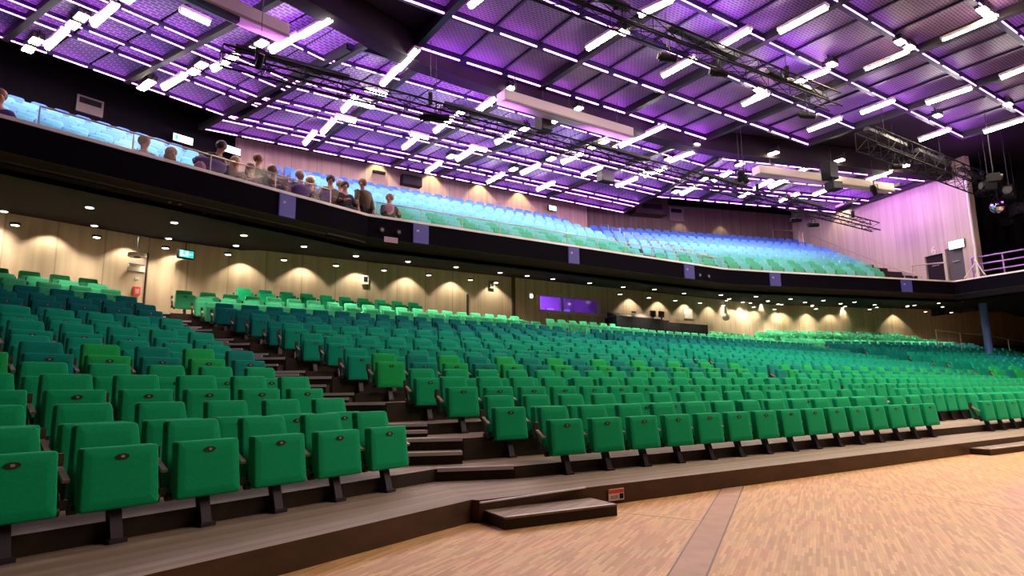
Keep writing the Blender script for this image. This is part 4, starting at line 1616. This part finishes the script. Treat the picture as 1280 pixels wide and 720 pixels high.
sp = pt(R, 28.1, 0, 0)
rail_line([on_plane(x, y, sp, TR) for (x, y) in ((966, 287), (998, 289), (1001, 296))], 'short pale handrail at the top of the far balcony stair', True, .7)
rail_line([on_plane(x, y, sp, TR) for (x, y) in ((1003, 290), (1050, 309), (1095, 327), (1130, 339), (1152, 345))], 'long pale handrail sloping down beside the pink side wall', True, .7)
sp2 = pt(R, 28.6, 0, 0)
rail_line([on_plane(x, y, sp2, TR) for (x, y) in ((1140, 332), (1183, 328))], 'level thin handrail in front of the side doorways', True, .6)
for k, f in enumerate(np.linspace(0.02, .98, 8)):
    P = BF[3] * .5 + BF[4] * .5
    A = np.array([P[0], P[1], 0]) + (NC + NR) / 2 * (1.6 + f * 8.6) - TC * (.5 - f * .2)
    z = 6.2 + .37 * (f * 8.6) / .88
    m = MB(); m.tube((0, 0, 0), (0, 0, .95), .03, 'steel', 6); m.tube((0, 0, .95), (-.35, .5, 1.12), .03, 'steel', 6); m.tube((-.35, .5, 1.12), (-.35, .5, .2), .03, 'steel', 6)
    o = m.build('stair_rail', label='pale stair rail between middle and far balcony blocks, %s from the ledge' % nth(k + 1), cat='railing', group='stair rails in the balcony aisle')
    o.location = [float(A[0]), float(A[1]), z - .1]
# purple lit guard rail and white stand of the side gallery
A, B = BF[5] + TR * .3 + (BF[6] - BF[5]) * .06, BF[5] + TR * 1.2 + (BF[6] - BF[5]) * .9
root = empty('guard_rail', (A[0], A[1], B_Z - .05), math.atan2((B - A)[1], (B - A)[0]), label='purple lit guard rail along the dark side gallery', cat='railing')
ln = float(np.linalg.norm(B - A))
mat('rail_purple', (0.45, 0.22, 0.62), 0.4, 0.4)
m = MB()
for z in (.35, .7, 1.05):
    m.tube((0, 0, z), (ln, 0, z), .04, 'rail_purple', 6)
m.build('rail', root)
for k in range(9):
    m = MB(); m.tube((ln * k / 8, 0, 0), (ln * k / 8, 0, 1.05), .035, 'rail_purple', 6); m.build('post', root)
area('gallery_wash', A + np.array([0, 0, 3.2]) + TR * 1.5, (A + B) / 2, 1, .4, 60, (.5, .1, 1))
P = on_plane(1223, 345, pt(R, RT - .35, 0, 0), TR)
root = empty('tripod_stand', (P[0], P[1], B_Z), 0, label='white tripod stand at the corner of the side wall', cat='stand')
m = MB(); m.tube((0, 0, 0.3), (0, 0, 1.1), .03, 'white_paint', 8); m.build('pole', root)
for k in range(3):
    a = k * 2.1 + .3
    m = MB(); m.tube((0, 0, .75), (.55 * math.cos(a), .55 * math.sin(a), 0), .025, 'white_paint', 6); m.build('leg', root)

# ---------------------------------------------------------------- signs and wall fittings
def wall_box(name, x, y, w, h, fr, n, d, m1, label, cat, children=(), off=.0):
    P = on_plane(x, y, pt(fr, 0, n - off, 0), fr[1])
    root = empty(name, P, math.atan2(fr[0][1], fr[0][0]), label=label, cat=cat)
    m = MB(); m.box((-w / 2, -d, -h / 2), (w / 2, -.003, h / 2), m1); m.build('body', root)
    for (nm, lo, hi, mm) in children:
        m = MB(); m.box(lo, hi, mm); m.build(nm, root)
    return root


def exit_sign(x, y, fr, n, w, h, face, label, off=0.3, hang=None):
    P = on_plane(x, y, pt(fr, 0, n - off, 0), fr[1])
    root = empty('exit_sign', P, math.atan2(fr[0][1], fr[0][0]), label=label, cat='exit sign')
    m = MB(); m.box((-w / 2 - .03, -.06, -h / 2 - .03), (w / 2 + .03, .06, h / 2 + .03), 'black'); m.build('housing', root)
    m = MB(); m.box((-w / 2, -.07, -h / 2), (w / 2, -.061, h / 2), face); m.build('face', root)
    m = MB()
    ic = 'exit_white' if face == 'exit_green' else 'exit_green'
    s = h / .3
    m.ball((.03 * s, -.078, .085 * s), .03 * s, ic, 8, 5)
    for a, b in (((.01, .06), (-.02, -.03)), ((-.02, -.03), (.05, -.06)), ((.05, -.06), (.03, -.12)), ((-.02, -.03), (-.07, -.09)), ((-.07, -.09), (-.12, -.08)), ((.0, .05), (.07, .0)), ((.01, .05), (-.06, .03))):
        m.bar((a[0] * s, -.076, a[1] * s), (b[0] * s, -.076, b[1] * s), .025 * s, .008, ic)
    m.box((-w * .42, -.076, -.10 * s), (-w * .28, -.072, .10 * s), ic)
    m.bar((w * .2, -.076, 0), (w * .40, -.076, 0), .03 * s, .008, ic)
    m.build('pictogram', root)
    if hang:
        m = MB(); m.tube((0, 0, h / 2), (0, 0, hang - P[2]), .015, 'steel_dark', 6); m.build('hanger', root)


exit_sign(232, 318, L, 19.6, .42, .21, 'exit_green', 'green exit sign with a running figure under the balcony soffit', .5, SOFB - .05)
exit_sign(228, 174.5, L, 24.9, .75, .28, 'exit_white', 'bright exit sign high on the near balcony wall', .3)
exit_sign(289, 188, L, 24.9, .75, .28, 'exit_white', 'bright exit sign on the balcony wall behind the seated people', .3)
exit_sign(690, 260.5, C, 27.9, .5, .25, 'exit_white', 'bright exit sign at the top of the balcony stair', .3)
P = on_side(1197, 305.5)
root = empty('exit_sign', P, math.radians(107), label='glowing white exit sign over the side wall doorways', cat='exit sign')
m = MB(); m.box((-.42, .02, -.22), (.42, .09, .22), 'grey_panel'); m.build('housing', root)
m = MB(); m.box((-.38, .091, -.19), (.38, .10, .19), 'exit_white'); m.build('face', root)


def lettering(txt, P, rz, size, label, mname='white_paint'):
    cu = bpy.data.curves.new('wall_lettering', 'FONT')
    cu.body = txt; cu.size = size; cu.extrude = .015; cu.align_x = 'CENTER'; cu.align_y = 'CENTER'
    cu.materials.append(MATS[mname])
    tmp = bpy.data.objects.new('tmp', cu); COL.objects.link(tmp)
    dg = bpy.context.evaluated_depsgraph_get(); dg.update()
    me = bpy.data.meshes.new_from_object(tmp.evaluated_get(dg), depsgraph=dg)
    bpy.data.objects.remove(tmp)
    o = bpy.data.objects.new('wall_lettering', me); COL.objects.link(o)
    o.location = [float(v) for v in P]; o.rotation_euler = (math.pi / 2, 0, rz)
    tag(o, label, 'lettering')


lettering('6', on_plane(1167, 313.5, pt(R, RT - .03, 0, 0), TR), math.radians(-73), .62, 'white number six on the side wall above a doorway')
P = on_plane(813.5, 255.5, pt(R, 0, 33.5, 0), NR)
lettering('G', P + np.array([0, 0, .0]), math.radians(17), .75, 'pale letter G on the far balcony wall')
# projection box under the letter, vents, black panels
wall_box('projector_housing', 806, 262, 2.2, 1.0, R, 33.8, .9, 'dark_wood', 'dark projector housing built out of the far balcony wall', 'housing', (('window', (-.7, -.92, -.2), (.7, -.9, .1), 'black'),))
wall_box('air_vent', 112, 133, .85, .62, L, 24.9, .06, 'grey_panel', 'grey air vent with a black slot on the near balcony wall', 'vent', (('slot', (-.35, -.075, .03), (.35, -.06, .24), 'black'),))
wall_box('air_vent', 845, 268, 1.0, .9, R, 33.8, .06, 'grey_panel', 'grey air vent with a black slot on the far balcony wall', 'vent', (('slot', (-.38, -.075, .1), (.38, -.06, .34), 'black'),))
wall_box('wall_speaker', 512, 228, 1.05, .5, C, 27.9, .35, 'black', 'wide black speaker panel on the middle balcony wall', 'loudspeaker', (('grille', (-.5, -.37, -.22), (.5, -.35, .22), 'black_plastic'),))
wall_box('wall_bar_light', 473, 216, .6, .12, C, 27.9, .15, 'black', 'short black bar fitting on the middle balcony wall', 'fitting', (('cap', (-.3, -.17, -.05), (-.22, -.15, .05), 'steel_dark'),))
wall_box('notice_board', 170, 334.5, .46, .22, L, 19.6, .04, 'white_paint', 'white notice with a yellow and blue heading by the rear doors', 'sign', (('heading', (-.22, -.046, .07), (.22, -.04, .105), 'sign_blue'), ('print', (-.2, -.046, .02), (.1, -.04, .055), 'yellow')))
rt = wall_box('fire_alarm', 170, 364, .17, .24, L, 19.6, .08, 'red', 'red fire alarm box on the wall by the rear doors', 'alarm', (('glass_plate', (-.05, -.086, -.07), (.05, -.08, .06), 'sign_pink'),))
wall_box('light_switch', 171, 348, .10, .07, L, 19.6, .03, 'white_paint', 'small white switch below the notice by the rear doors', 'switch', (('rocker', (-.03, -.036, -.02), (.03, -.03, .02), 'plate_white'),))
P = on_plane(171.5, 321, pt(L, 0, 19.2, 0), NL)
root = empty('ceiling_speaker', P, math.radians(53), label='round pale speaker hung above the notice by the rear doors', cat='loudspeaker')
m = MB(); m.tube((0, 0, .0), (0, 0, .09), .24, 'plate_white', 20); m.build('rim', root)
m = MB(); m.tube((0, 0, -.02), (0, 0, .0), .09, 'steel_dark', 12); m.build('cone', root)
m = MB(); m.tube((0, 0, .09), (0, 0, SOFB - .05 - P[2]), .02, 'steel_dark', 6); m.build('rod', root)
for k, (x, y) in enumerate(((171 + 285, 350), (614, 356))):
    wall_box('wall_frame_light', x, y, .22, .32, C, 21.2, .09, 'white_paint' if k == 0 else 'grey_panel', ('square white fitting high on the rear wall behind the raised row', 'square grey fitting high on the rear wall beside the control room')[k], 'fitting', (('core', (-.07, -.1, -.08), (.07, -.09, .10), 'black'),), .0)
wall_box('wall_light', 662, 369, .16, .30, C, 21.2, .12, 'plate_white', 'pale wall light beside the control room window', 'wall light', (('shade', (-.06, -.14, -.12), (.06, -.12, .02), 'downlight_lens'),))
wall_box('projection_sign', 860, 392.5, .62, .5, C, 21.2, .03, 'white_paint', 'blank white square sign on the rear wall behind the mixing desk', 'sign', (('edge', (-.31, -.035, -.25), (.31, -.03, -.22), 'plate_white'),))
P = on_plane(907, 392, pt(R, 0, 27.6, 0), NR)
root = empty('pendant_speaker', P, 0, label='pale teardrop fitting hanging before the far rear wall', cat='loudspeaker')
m = MB(); m.ball((0, 0, -.18), .2, 'plate_white', 12, 8); m.build('bulb', root)
m = MB(); m.tube((0, 0, -.05), (0, 0, .45), .10, 'grey_panel', 10, .04); m.build('neck', root)
m = MB(); m.tube((0, 0, .45), (0, 0, SOFB - .05 - P[2]), .02, 'steel_dark', 6); m.build('rod', root)
wall_box('wall_post', 901, 400, .1, 1.0, R, 29.8, .1, 'dark_wood', 'short dark post on the rear wall near the mixing desk', 'post', (('cap', (-.06, -.11, .5), (.06, 0, .54), 'dark_wood'),))
# rear doors of the near facet, and the doorway leaf standing open
for k, (xa, xb) in enumerate(((181, 228), (228, 271))):
    A, B = on_plane(xa, 360, pt(L, 0, 19.6, 0), NL), on_plane(xb, 360, pt(L, 0, 19.6, 0), NL)
    do = empty('door_%d' % (k + 3), kind='structure')
    ta, tb = float(A @ TL), float(B @ TL)
    m = MB(); m.prism([pt(L, ta + .02, 19.56, 0), pt(L, tb - .02, 19.56, 0), pt(L, tb - .02, 19.61, 0), pt(L, ta + .02, 19.61, 0)], 2.9, SOF + .1, 'veneer_near'); m.build('door_leaf', do)
    m = MB()
    for q in (ta, tb):
        m.prism([pt(L, q - .015, 19.55, 0), pt(L, q + .015, 19.55, 0), pt(L, q + .015, 19.6, 0), pt(L, q - .015, 19.6, 0)], 2.9, SOF + .1, 'dark_wood')
    m.build('door_gap', do)
    if k == 0:
        Q = on_plane(223, 354, pt(L, 0, 19.55, 0), NL)
        m = MB(); m.tube(Q, Q - NL * .09, .05, 'steel', 10); m.bar(Q - NL * .08, Q - NL * .08 - TL * .16, .03, .03, 'steel'); m.build('door_handle', do)
A = on_plane(271, 352, pt(L, 0, 19.55, 0), NL)
o = MB(); o.box((-.06, -.16, -.2), (.06, 0, .2), 'black_plastic'); o.box((-.03, -.2, -.1), (.03, -.16, .05), 'steel_dark')
o = o.build('door_closer', label='dark lock box on the edge of the rear door', cat='lock'); o.location = [float(v) for v in A]; o.rotation_euler = (0, 0, math.radians(53))
# door frame beside the pale panels of the middle wall
for (x, nm) in ((578, 'baseboard_door'),):
    A = on_plane(584, 375, pt(C, 0, 21.2, 0), NC)
    m = MB(); q = float(A @ TC)
    m.prism([pt(C, q - .03, 21.14, 0), pt(C, q + .03, 21.14, 0), pt(C, q + .03, 21.2, 0), pt(C, q - .03, 21.2, 0)], 2.9, SOF - .3, 'dark_wood'); struct(m, 'trim_7')
A = on_plane(641, 375, pt(C, 0, 21.2, 0), NC); q = float(A @ TC)
m = MB(); m.prism([pt(C, q - .06, 21.1, 0), pt(C, q + .06, 21.1, 0), pt(C, q + .06, 21.2, 0), pt(C, q - .06, 21.2, 0)], 2.9, SOFB, 'dark_wood'); struct(m, 'trim_8')
# blue column and handrail under the far balcony
P = ray(1234, 420); P = CAM + P * (32.0 / P[1])
m = MB(); m.tube((P[0], P[1], 0), (P[0], P[1], SOFB), .17, 'blue_column', 14); struct(m, 'column')
pp = P - NR * .3; 
rail_line([on_plane(x, y, P + NR * 1.0, NR) for (x, y) in ((1170, 413), (1200, 416), (1232, 419), (1260, 424), (1290, 428))], 'thin handrail under the far balcony beside the blue column', True, 1.0)

# ---------------------------------------------------------------- mixing desk behind the last row
n = frame(36)[1]; t = frame(36)[0]
PA = on_plane(771, 403, pt(C, 0, 19.95, 0), NC); PB = on_plane(885, 412, pt(C, 0, 19.95, 0), NC)
ln = float((PB - PA) @ TC)
root = empty('mixing_desk', (PA[0], PA[1], PLAT + ZR[15]), math.radians(34), label='long mixing desk draped in black behind the last row', cat='desk')
h0 = PA[2] - PLAT - ZR[15]
zt_ = h0 + .25
m = MB()
N_ = 40
for (x0, x1, hz) in ((0, ln * .55, zt_), (ln * .55, ln, zt_ - .08)):
    va = [(x0 + (x1 - x0) * k / N_, .02 * math.sin(k * 2.1) + .0, 0) for k in range(N_ + 1)]
    vs = [(p[0], p[1] - .03, 0) for p in va] + [(p[0], 0.0, hz) for p in va] + [(p[0], .75, hz) for p in va] + [(p[0], .78, 0) for p in va]
    k1 = N_ + 1
    fs = []
    for r in range(3):
        fs += [(r * k1 + i, r * k1 + i + 1, (r + 1) * k1 + i + 1, (r + 1) * k1 + i) for i in range(N_)]
    m.add(vs, fs, 'black')
    m.add([vs[0], vs[k1], vs[2 * k1], vs[3 * k1]], [(0, 1, 2, 3)], 'black'); m.add([vs[N_], vs[k1 + N_], vs[2 * k1 + N_], vs[3 * k1 + N_]], [(3, 2, 1, 0)], 'black')
m.build('drape', root)
m = MB(); m.rings([[(.1, .1, zt_), (ln * .5, .1, zt_), (ln * .5, .7, zt_), (.1, .7, zt_)], [(.1, .1, zt_ + .08), (ln * .5, .1, zt_ + .05), (ln * .5, .7, zt_ + .22), (.1, .7, zt_ + .28)]], 'black_plastic', False); m.build('console', root)
m = MB(); m.bar((ln * .2, .3, zt_ + .22), (ln * .42, .3, zt_ + .10), .04, .12, 'plate_white'); m.build('paper', root)
for k, x in enumerate((817, 827.5, 793)):
    Q = on_plane(x, 399, pt(C, 0, 20.3, 0), NC)
    w = .34 if k < 2 else .22
    r2 = empty('monitor', (Q[0], Q[1], PLAT + ZR[15] + zt_ + .1), math.radians(34), label=('small black monitor on the mixing desk, first of the pair', 'small black monitor on the mixing desk, second of the pair', 'tiny black screen at the near end of the mixing desk')[k], cat='monitor')
    m = MB(); m.box((-w / 2, 0, .08), (w / 2, .05, .36 if k < 2 else .26), 'black_plastic'); m.build('screen', r2)
    m = MB(); m.box((-.03, .0, -.1), (.03, .04, .1), 'black'); m.build('stand', r2)

# ================================================================== PEOPLE AT THE BALCONY FRONT
def skin_mesh(pts, edges, rad, name, mats, sub=2, zsplit=None):
    me = bpy.data.meshes.new(name)
    me.from_pydata([Vector(p) for p in pts], edges, [])
    o = bpy.data.objects.new(name, me)
    COL.objects.link(o)
    bm = bmesh.new(); bm.from_mesh(me)
    ly = bm.verts.layers.skin.verify()
    bm.verts.ensure_lookup_table()
    for i, v in enumerate(bm.verts):
        r = rad[i]
        v[ly].radius = r if isinstance(r, tuple) else (r, r)
    bm.verts[0][ly].use_root = True
    bm.to_mesh(me); bm.free()
    o.modifiers.new('s', 'SKIN').use_smooth_shade = True
    o.modifiers.new('u', 'SUBSURF').levels = sub
    dg = bpy.context.evaluated_depsgraph_get()
    dg.update()
    ev = o.evaluated_get(dg)
    res = bpy.data.meshes.new_from_object(ev, depsgraph=dg)
    bpy.data.objects.remove(o)
    bpy.data.meshes.remove(me)
    res.materials.clear()
    for mm in mats:
        res.materials.append(MATS[mm])
    for p in res.polygons:
        p.use_smooth = True
        p.material_index = 0
    return res


def person(P, yaw, pose, coat, hair, label, longhair=False, lean=0.0, turn=0.0, trousers='cloth_black', size=1.1):
    """facing local -Y; P is the floor point"""
    root = empty('person', P, yaw, label=label, cat='person', group='people at the balcony front')
    root.scale = (size, size, size)
    if pose == 'sit':
        hip = Vector((0, .12, .52)); fy, kz = -.33, .50
    else:
        hip = Vector((0, 0, .93)); fy, kz = 0, .5
    up = Vector((math.sin(turn) * math.sin(lean), -math.cos(turn) * math.sin(lean), math.cos(lean)))
    ch = hip + up * .36
    nk = hip + up * .54
    hd = nk + up * .13 + Vector((0, -.015, .02))
    tp = hd + Vector((0, .0, .11))
    pts = [hip, hip + up * .18, ch, nk - up * .03, nk + up * .05, hd, tp, hd + Vector((math.sin(turn) * .115, -.115 * math.cos(turn), -.015))]
    ed = [(0, 1), (1, 2), (2, 3), (3, 4), (4, 5), (5, 6), (5, 7)]
    rad = [(.15, .12), (.145, .11), (.165, .115), (.075, .07), (.055, .055), (.082, .095), (.055, .06), (.018, .018)]
    b = {}

    def limb(start, chain, rr):
        k = start
        for q, r in zip(chain, rr):
            pts.append(Vector(q)); rad.append(r); ed.append((k, len(pts) - 1)); k = len(pts) - 1
        return k
    for s in (-1, 1):
        ear = hd + Vector((s * .085, .01, 0))
        limb(5, [ear], [.02])
        sh = ch + Vector((s * .19, 0, .07))
        if pose == 'sit':
            el = sh + Vector((s * .06, -.12, -.25)); wr = el + Vector((-s * .10, -.22, .04)); kn = hip + Vector((s * .10, -.42, 0.0)); an = kn + Vector((0, .02, -.42))
        elif pose == 'bend':
            el = sh + Vector((s * .05, -.05, -.28)); wr = el + Vector((0, -.12, -.22)); kn = hip + Vector((s * .10, -.06, -.44)); an = hip + Vector((s * .10, 0, -.85))
        else:
            el = sh + Vector((s * .07, .0, -.28)); wr = el + Vector((-s * .12, -.22, .02)); kn = hip + Vector((s * .10, -.03, -.44)); an = hip + Vector((s * .10, .02, -.85))
        w = limb(2, [sh, el, wr], [.062, .046, .032])
        hd_ = Vector(pts[w]); dr = (hd_ - Vector(pts[w - 1])).normalized()
        pm = hd_ + dr * .075
        p_ = limb(w, [pm], [(.036, .02)])
        sd = dr.cross(Vector((0, 0, 1))).normalized()
        for q in range(4):
            f0 = pm + sd * ((q - 1.5) * .022) + dr * .045
            limb(p_, [f0, f0 + dr * (.028 - .004 * abs(q - 1)) + Vector((0, 0, -.022))], [.0095, .008])
        limb(w, [hd_ + dr * .03 - sd * s * .045, hd_ + dr * .075 - sd * s * .055], [.011, .009])
        th0 = hip + Vector((s * .10, 0, -.03))
        limb(0, [th0, kn, an, an + Vector((0, -.15, -.045))], [.09, .062, .042, .036])
        b[s] = (sh, el, wr, th0, kn, an)
    body = bpy.data.objects.new('body', skin_mesh(pts, ed, rad, 'body', ['skin'], 1))
    COL.objects.link(body); body.parent = root
    # coat: torso and sleeves, a little larger than the body
    cp = [hip - up * .06, hip + up * .18, ch, nk - up * .015]
    ce = [(0, 1), (1, 2), (2, 3)]
    cr = [(.195, .165), (.185, .15), (.205, .155), (.10, .09)]
    for s in (-1, 1):
        k = 2
        for q, r in zip((b[s][0], b[s][1], b[s][1] * .12 + b[s][2] * .88), (.085, .068, .052)):
            cp.append(q); cr.append(r); ce.append((k, len(cp) - 1)); k = len(cp) - 1
    o = bpy.data.objects.new('coat', skin_mesh(cp, ce, cr, 'coat', [coat], 2)); COL.objects.link(o); o.parent = root
    tp_, te, tr = [hip], [], [(.16, .14)]
    for s in (-1, 1):
        k = 0
        for q, r in zip((b[s][3], b[s][4], b[s][5]), (.105, .078, .062)):
            tp_.append(q); tr.append(r); te.append((k, len(tp_) - 1)); k = len(tp_) - 1
    o = bpy.data.objects.new('trousers', skin_mesh(tp_, te, tr, 'trousers', [trousers], 1)); COL.objects.link(o); o.parent = root
    m = MB()
    m.ball((hd + Vector((-math.sin(turn) * .02, .026 * math.cos(turn), .05))), .124, hair, 12, 8, .95, 1.0, .95)
    if longhair:
        m.ball((hd + Vector((0, .06, -.09))), .125, hair, 10, 7, 1.05, .65, 1.5)
    m.build('hair', root)
    m = MB()
    for s in (-1, 1):
        e = hd + Vector((s * .032 + math.sin(turn) * .085, -.088 * math.cos(turn), .012))
        m.ball(e, .011, 'black', 6, 4)
    m.build('eyes', root)
    return root


FL0 = 5.85
PEOPLE = [  # px of head centre, py, n offset behind the edge, pose, coat, hair, extras, label
    (2, 119, .55, 'sit', 'cloth_purple', 'hair_brown', dict(), 'person in a dark purple coat seated at the near end of the balcony ledge'),
    (184, 177, .62, 'sit', 'cloth_purple', 'hair_brown', dict(turn=.5), 'person in a dark coat with brown hair seated alone behind the ledge'),
    (212, 192, .70, 'sit', 'cloth_plum', 'hair_brown', dict(longhair=True, lean=.3), 'person with long auburn hair leaning low over the ledge'),
    (263, 188, .75, 'bend', 'cloth_black', 'hair_dark', dict(lean=.45, turn=.4), 'person in black bending over with a purple coat below'),
    (274.5, 198, 1.1, 'sit', 'cloth_black', 'hair_blond', dict(turn=-.5), 'blond person in black seated next to the bending person'),
    (298, 202, .5, 'sit', 'cloth_grey', 'hair_blond', dict(longhair=True), 'blond person in a pale grey coat seated behind the ledge'),
    (317, 210, .95, 'sit', 'cloth_plum', 'hair_brown', dict(longhair=True), 'brown haired person in a plum top beside the pale post'),
    (323, 200, 1.6, 'stand', 'cloth_black', 'hair_brown', dict(turn=.5), 'person in black standing behind the plum-clad person'),
    (345, 213, .55, 'sit', 'cloth_black', 'hair_brown', dict(turn=.9), 'brown haired person in black turned sideways behind the ledge'),
    (379, 219, .60, 'sit', 'cloth_black', 'hair_grey', dict(turn=.2), 'grey haired person in black above the first blue fascia panel'),
    (391.5, 226, 1.1, 'sit', 'cloth_grey', 'hair_blond', dict(longhair=True), 'blond person in a grey coat next to the grey haired person'),
    (413, 226, .6, 'stand', 'cloth_brown', 'hair_dark', dict(turn=-.6), 'dark haired person in brown looking down at their hands'),
    (428.5, 230, 1.15, 'sit', 'cloth_brown', 'hair_grey', dict(turn=.8), 'pale haired person half hidden behind the person in black'),
    (434, 232, .45, 'sit', 'cloth_black', 'hair_dark', dict(turn=-.3), 'dark haired person in black seen from behind near the stair rail'),
    (457, 236, .75, 'bend', 'cloth_brown', 'hair_brown', dict(lean=.4, turn=-.9), 'brown haired person in a brown coat stooping at the corner'),
    (489, 247.5, .55, 'sit', 'cloth_black', 'hair_brown', dict(turn=-.7), 'person in black seated with hand at the face in the middle block'),
]
for (x, y, off, pose, coat, hair, kw, lab) in PEOPLE:
    if x < 425:
        P = on_plane(x, y, pt(L, 0, 13.87 + off, 0), NL); yaw = math.radians(53)
    elif x < 462:
        P = on_plane(x, y, BF[2] + (NL + NC) / 2 * off, (NL + NC) / 2); yaw = math.radians(44)
    else:
        P = on_plane(x, y, BF[2] + NC * off, NC); yaw = math.radians(34)
    hh = {'sit': 1.21, 'stand': 1.62, 'bend': 1.52}[pose] * 1.1
    base = P[2] - hh
    # set by head height; no bench is modelled, some feet sink into the floor
    person(np.array([P[0], P[1], base]), yaw, pose, coat, hair, lab, **kw)
# free the places taken by the people
for o in [o for o in COL.objects if o.name.startswith('balcony_seat')]:
    for q in [q for q in COL.objects if q.name.startswith('person')]:
        if (o.location - q.location).to_2d().length < .55:
            bpy.data.objects.remove(o)
            break
# coats thrown over the ledge
def coat_heap(x, y, off, m_, w, label):
    P = on_plane(x, y, pt(L, 0, 13.87 + off, 0), NL) if x < 420 else on_plane(x, y, BF[2] + NC * off, NC)
    m = MB()
    R_ = []
    for j in range(1, 9):
        th = math.pi * j / 9
        R_.append([(w * math.sin(th) * math.cos(2 * math.pi * i / 16) * (1 + .12 * math.sin(3 * i + j)), .13 * math.sin(th) * math.sin(2 * math.pi * i / 16) * (1 + .2 * math.sin(2 * i + 2 * j)), -.17 * math.cos(th) * (1 + .1 * math.sin(i * 2.3))) for i in range(16)])
    m.rings(R_, m_)
    o = m.build('folded_coat', label=label, cat='coat')
    o.location = [float(P[0]), float(P[1]), max(float(P[2]), 6.0)]; o.rotation_euler = (0, 0, math.radians(53))


coat_heap(263, 206, .38, 'cloth_purple', .42, 'purple coat lying over the ledge under the bending person')
coat_heap(250, 210.5, .2, 'cloth_pink', .13, 'small pink bundle on the ledge below the purple coat')
coat_heap(377, 238, .35, 'cloth_purple', .3, 'purple coat in front of the grey haired person')
coat_heap(407, 246, .3, 'cloth_purple', .2, 'purple bundle in front of the dark haired standing person')
coat_heap(487, 261, .35, 'cloth_pink', .14, 'pink bundle held by the person seated in the middle block')
